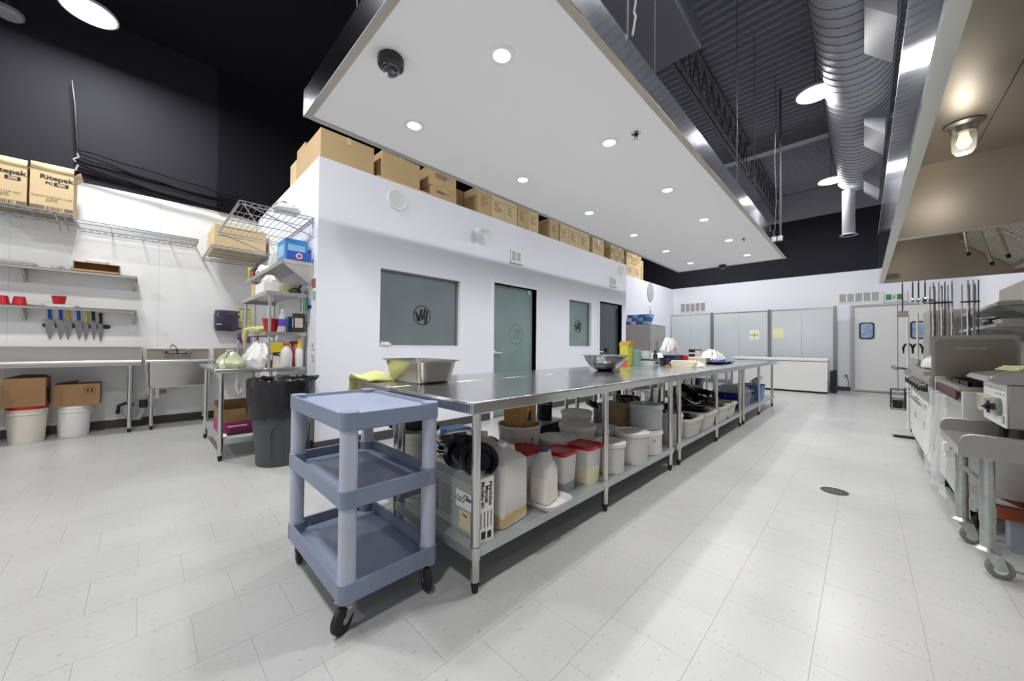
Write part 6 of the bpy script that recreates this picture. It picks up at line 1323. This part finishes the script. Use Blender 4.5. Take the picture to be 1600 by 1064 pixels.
for k, (xs, y, s, cat) in enumerate((((.63, .655, .675, .70, .73, .755, .78, .81), 7.2, 'bundle of thin steel pipes rising behind the splash plate', 'pipes'), ((.90, .945, .965, .985, 1.005, 1.03), 7.25, 'bundle of thin hoses hanging in front of the wall shelves', 'pipes'))):
    t = T('gas_pipes', s, cat, (xs[0], y, .9))
    for q, x in enumerate(xs): MB().cyl((x - xs[0], .02 * (q % 3), 0), (x - xs[0] + .006 * (q % 2), .02 * (q % 3), 1.05 + .05 * (q % 2)), .006 + .004 * (q % 3 == 1), n=8).build('pipe', [STEEL, CHROM2, mat('dark_pipe', (96, 94, 92), .4, .7)][q % 3], t)
    B((-.01, -.012, .82), (xs[-1] - xs[0] + .01, .05, .835)).build('pipe_clamp', BLACKM, t)
    B((-.01, -.01, -.9), (xs[-1] - xs[0] + .01, .05, 0)).build('riser_box', STEEL, t)
# shelves on the right wall
for k, (z, y0, y1, x0, s) in enumerate(((1.42, 6.62, 8.8, 1.06, 'lower stainless wall shelf at the right, with papers and tins on it'), (1.66, 6.72, 8.8, 1.08, 'upper stainless wall shelf at the right under the hood'))):
    t = T('wall_shelf', s, 'shelf', ((x0 + XR - .014) / 2, (y0 + y1) / 2, z), 0, 'shelves on the right wall'); a, b = (XR - .014 - x0) / 2, (y1 - y0) / 2
    mb = MB(); mb.box((-a, -b, -.004), (a, b, 0)); mb.box((-a, -b, -.035), (-a + .004, b, -.004)); mb.box((-a + .004, -b, -.035), (a, -b + .004, -.004)); mb.build('shelf_board', mat('shelf_pale', (206, 206, 198), .4, .6), t)
    for y in (-b + .15, 0, b - .2): MB().prism([(a, -.036), (-a + .05, -.036), (a - .03, -.2), (a, -.2)], 1, y - .006, y + .006).build('bracket', GALV, t)
t = T('white_tray', 'long white tray on the lower right wall shelf', 'tray', (1.24, 6.86, 1.421)); MB().loft([(0, .26, .3, .02), (.05, .30, .36, .03), (.05, .28, .34, .03), (.01, .24, .28, .02)]).build('tray', WPLAST, t)
for k, (x, y, r, h, m, s) in enumerate(((1.14, 7.2, .05, .1, BLACKM, 'dark tin on the lower right wall shelf'), (1.13, 7.4, .05, .07, mat('maroon_tin', (120, 30, 44), .4), 'maroon tin on the lower right wall shelf'), (1.15, 7.65, .06, .12, mat('grey_tin', (130, 126, 120), .4, .6), 'grey tin on the lower right wall shelf'), (1.14, 7.95, .05, .14, mat('green_tin', (60, 110, 92), .4), 'green tin on the lower right wall shelf'))):
    t = T('tin', s, 'tin', (x, y, 1.421)); MB().lathe([(r, 0), (r, h), (r * .9, h + .005)], n=18).build('tin_body', m, t); MB().lathe([(r * 1.03, h - .015), (r * 1.03, h + .004), (r * .92, h + .006)], n=18).build('lid', STEEL, t)
for k, (y, m, s) in enumerate(((7.0, PAPER, 'near'), (7.5, YPAPER, 'middle'), (8.1, WPLAST, 'far'))): pack('white_box', 'pale packet on the upper right wall shelf, %s of three' % s, 'packet', (1.14, y, 1.661), (1.3, y + .22, 1.70), m, group='packets on the upper right shelf')
t = T('hood_cable', 'thin blue cable drooping below the hood corner', 'cable', (1.3, 6.7, 1.86)); MB().tube([(.02, 0, .14), (.04, 0, .05), (.03, .0, -.03), (0, 0, -.1), (-.01, 0, -.14)], .006).build('cable', mat('blue_cable', (130, 130, 180), .5), t)
# floor clutter at the right edge
t = T('pale_carton', 'tilted pale carton under the equipment stand at the right edge', 'carton', (.82, 3.05, 0), .35); B((-.12, -.1, .0), (.2, .25, .42)).build('carton_body', mat('pale_pink_card', (222, 206, 196), .6), t, bev=.006); B((-.1205, -.05, .1), (-.12, .1, .3)).build('print', mat('pale_yellow_print', (226, 214, 150), .6), t)
t = T('rusty_tray', 'rusty red tray lying behind the stand leg', 'tray', (.70, 3.42, .0)); MB().loft([(.18, .34, .16, .03), (.25, .38, .2, .04), (.25, .36, .18, .04), (.19, .32, .14, .03)]).build('tray', RUST, t); B((-.12, -.05, 0), (.12, .05, .18)).build('block', mat('grey_block', (150, 160, 168), .5), t)
for k, (x, y, s) in enumerate(((.585, 2.93, 'left'), (.62, 2.86, 'right'))):
    t = T('power_adapter', 'white plug adapter under the stand, %s of the two' % s, 'adapter', (x, y, .0), .3, 'white adapters'); B((-.02, -.025, 0), (.02, .025, .07)).build('shell', WPLAST, t, bev=.006); B((-.012, -.0265, .015), (.012, -.0255, .045)).build('face', VENTG, t)
t = T('junction_boxes', 'pair of white junction boxes on the side of the range', 'junction box', (.385, 3.545, .48)); B((-.03, -.03, 0), (.0, .0, .055)).build('box', WPLAST, t, bev=.003); B((-.02, -.02, -.035), (.02, .02, .0)).build('box', WPLAST, t, bev=.003); MB().cyl((0.01, .0, .02), (.06, .03, .02), .01, n=8).build('gland', STEEL, t)
# ================================================================ FAR END
fz = T('chest_freezer', 'white chest freezer in front of the frosted partition', 'freezer', (-1.65, 12.15, 0)); B((-1.02, -.37, .045), (1.02, .37, .79)).build('cabinet', WHITEM, fz, bev=.012); lid = B((-1.03, -.38, .80), (1.03, .38, .87)).build('lid', WHITEM, fz, bev=.015)
B((-.15, -.39, .785), (.05, -.3805, .80)).build('handle', mat('grey_handle', (150, 150, 152), .4), lid); B((-1.0, -.35, 0), (1.0, .35, .045)).build('base', BLACK, fz); B((1.0205, -.2, .05), (1.0225, .2, .3)).build('side_grille', VENTG, fz)
t = T('black_rack', 'small black slatted rack between freezer and door', 'rack', (-.545, 12.45, 0)); mb = MB()
for q in range(5): mb.box((-.06, -.2, .1 + q * .09), (.06, .2, .14 + q * .09))
mb.build('slats', BLACK, t); B((-.06, .2, 0), (.06, .22, .55)).build('upright', BLACK, t); B((-.06, -.22, 0), (.06, -.2, .55)).build('upright', BLACK, t); B((-.06, -.2, .02), (.06, .2, .09)).build('base_box', NAVY, t)
for k, (x, m, fm, s) in enumerate(((-2.355, PAPER, mat('lime_print', (206, 206, 70), .6), 'white notice with yellow print on the frosted partition'), (-1.77, YPAPER, mat('pale_yellow2', (240, 240, 190), .6), 'plain yellow notice on the frosted partition'))):
    t = T('notice_sheet', s, 'notice', (x, YF - .3, 1.52 + .04 * k)); B((-.125, -.0025, -.145), (.125, -.0005, .145)).build('sheet', m, t); B((-.10, -.0032, -.04), (.10, -.0027, .02)).build('print', fm, t)
    if k == 0: B((-.008, -.004, -.12), (.008, -.0033, .1)).build('dark_line', VENTG, t)
t = T('wall_outlet', 'white wall outlet with a black plug cord beside the double door', 'outlet', (-.33, YF, .40)); B((-.06, -.01, -.06), (.06, -.0005, .06)).build('plate', WPLAST, t, bev=.003); MB().tube([(.0, -.02, .0), (.03, -.04, -.06), (.05, -.05, -.2), (.03, -.06, -.32), (-.1, -.08, -.385), (-.22, -.12, -.392)], .007).build('cord', BLACK, t); B((-.02, -.03, -.02), (.02, -.011, .025)).build('plug', BLACK, t)
fg = T('upright_fridge', 'stainless upright fridge topped with blue packets', 'fridge', (-4.42, 9.9, 0)); B((-.36, -.53, .1), (.36, .53, 1.73)).build('cabinet', mat('fridge_steel', (166, 160, 154), .34, 1, var=.06, scale=2), fg, bev=.008)
B((.362, -.51, .2), (.38, -.005, 1.70)).build('fridge_door', STEEL, fg, bev=.005); B((.362, .005, .2), (.38, .51, 1.70)).build('fridge_door', STEEL, fg, bev=.005); B((-.33, -.5, 0), (.33, .5, .1)).build('plinth', BLACK, fg)
mb = MB(); mb.cyl((.41, -.04, .9), (.41, -.04, 1.3), .01, n=8); mb.cyl((.41, .04, .9), (.41, .04, 1.3), .01, n=8); mb.build('handles', CHROM2, fg)
BP = mat('blue_pack_print', (78, 88, 170), .5, var=.7, scale=14); BP2 = mat('sky_pack_print', (120, 180, 226), .5, var=.4, scale=14); BP3 = mat('pink_pack_print', (206, 190, 206), .5, var=.3, scale=14)
k = 0
for r, (cols, y0) in enumerate(((6, 9.40), (5, 9.46), (4, 9.60))):
    for q in range(cols):
        m = [BP, BP3, BP, BP2, BP, BP2][(q + r) % 6]
        pack('paper_packet', 'printed packet on the steel fridge, %s of the %s row' % (nth[q], ['bottom', 'middle', 'top'][r]), 'packet', (-4.76 + (q % 4) * .165 + .03 * r, 9.39 + (q // 4) * .27, 1.7305 + r * .092), (-4.76 + (q % 4) * .165 + .155 + .03 * r, 9.39 + (q // 4) * .27 + .25, 1.7305 + r * .092 + .088), m, group='packets on the fridge')
t = T('floor_drain', 'dark round floor drain in the middle of the aisle', 'drain', (-.165, 3.8, 0)); MB().lathe([(.06, .0005), (.085, .0005), (.085, .002), (.06, .002)], n=28, cap0=False, cap1=False).build('ring', BLACKM, t); MB().lathe([(0, .0008), (.06, .0008)], n=24, cap0=False, cap1=False).build('sump', BLACK, t); mb = MB()
for q in range(5): mb.box((-.055 + .022 * q, -.05, .001), (-.048 + .022 * q, .05, .003))
mb.build('grate', mat('drain_bars', (90, 90, 90), .5, .6), t)
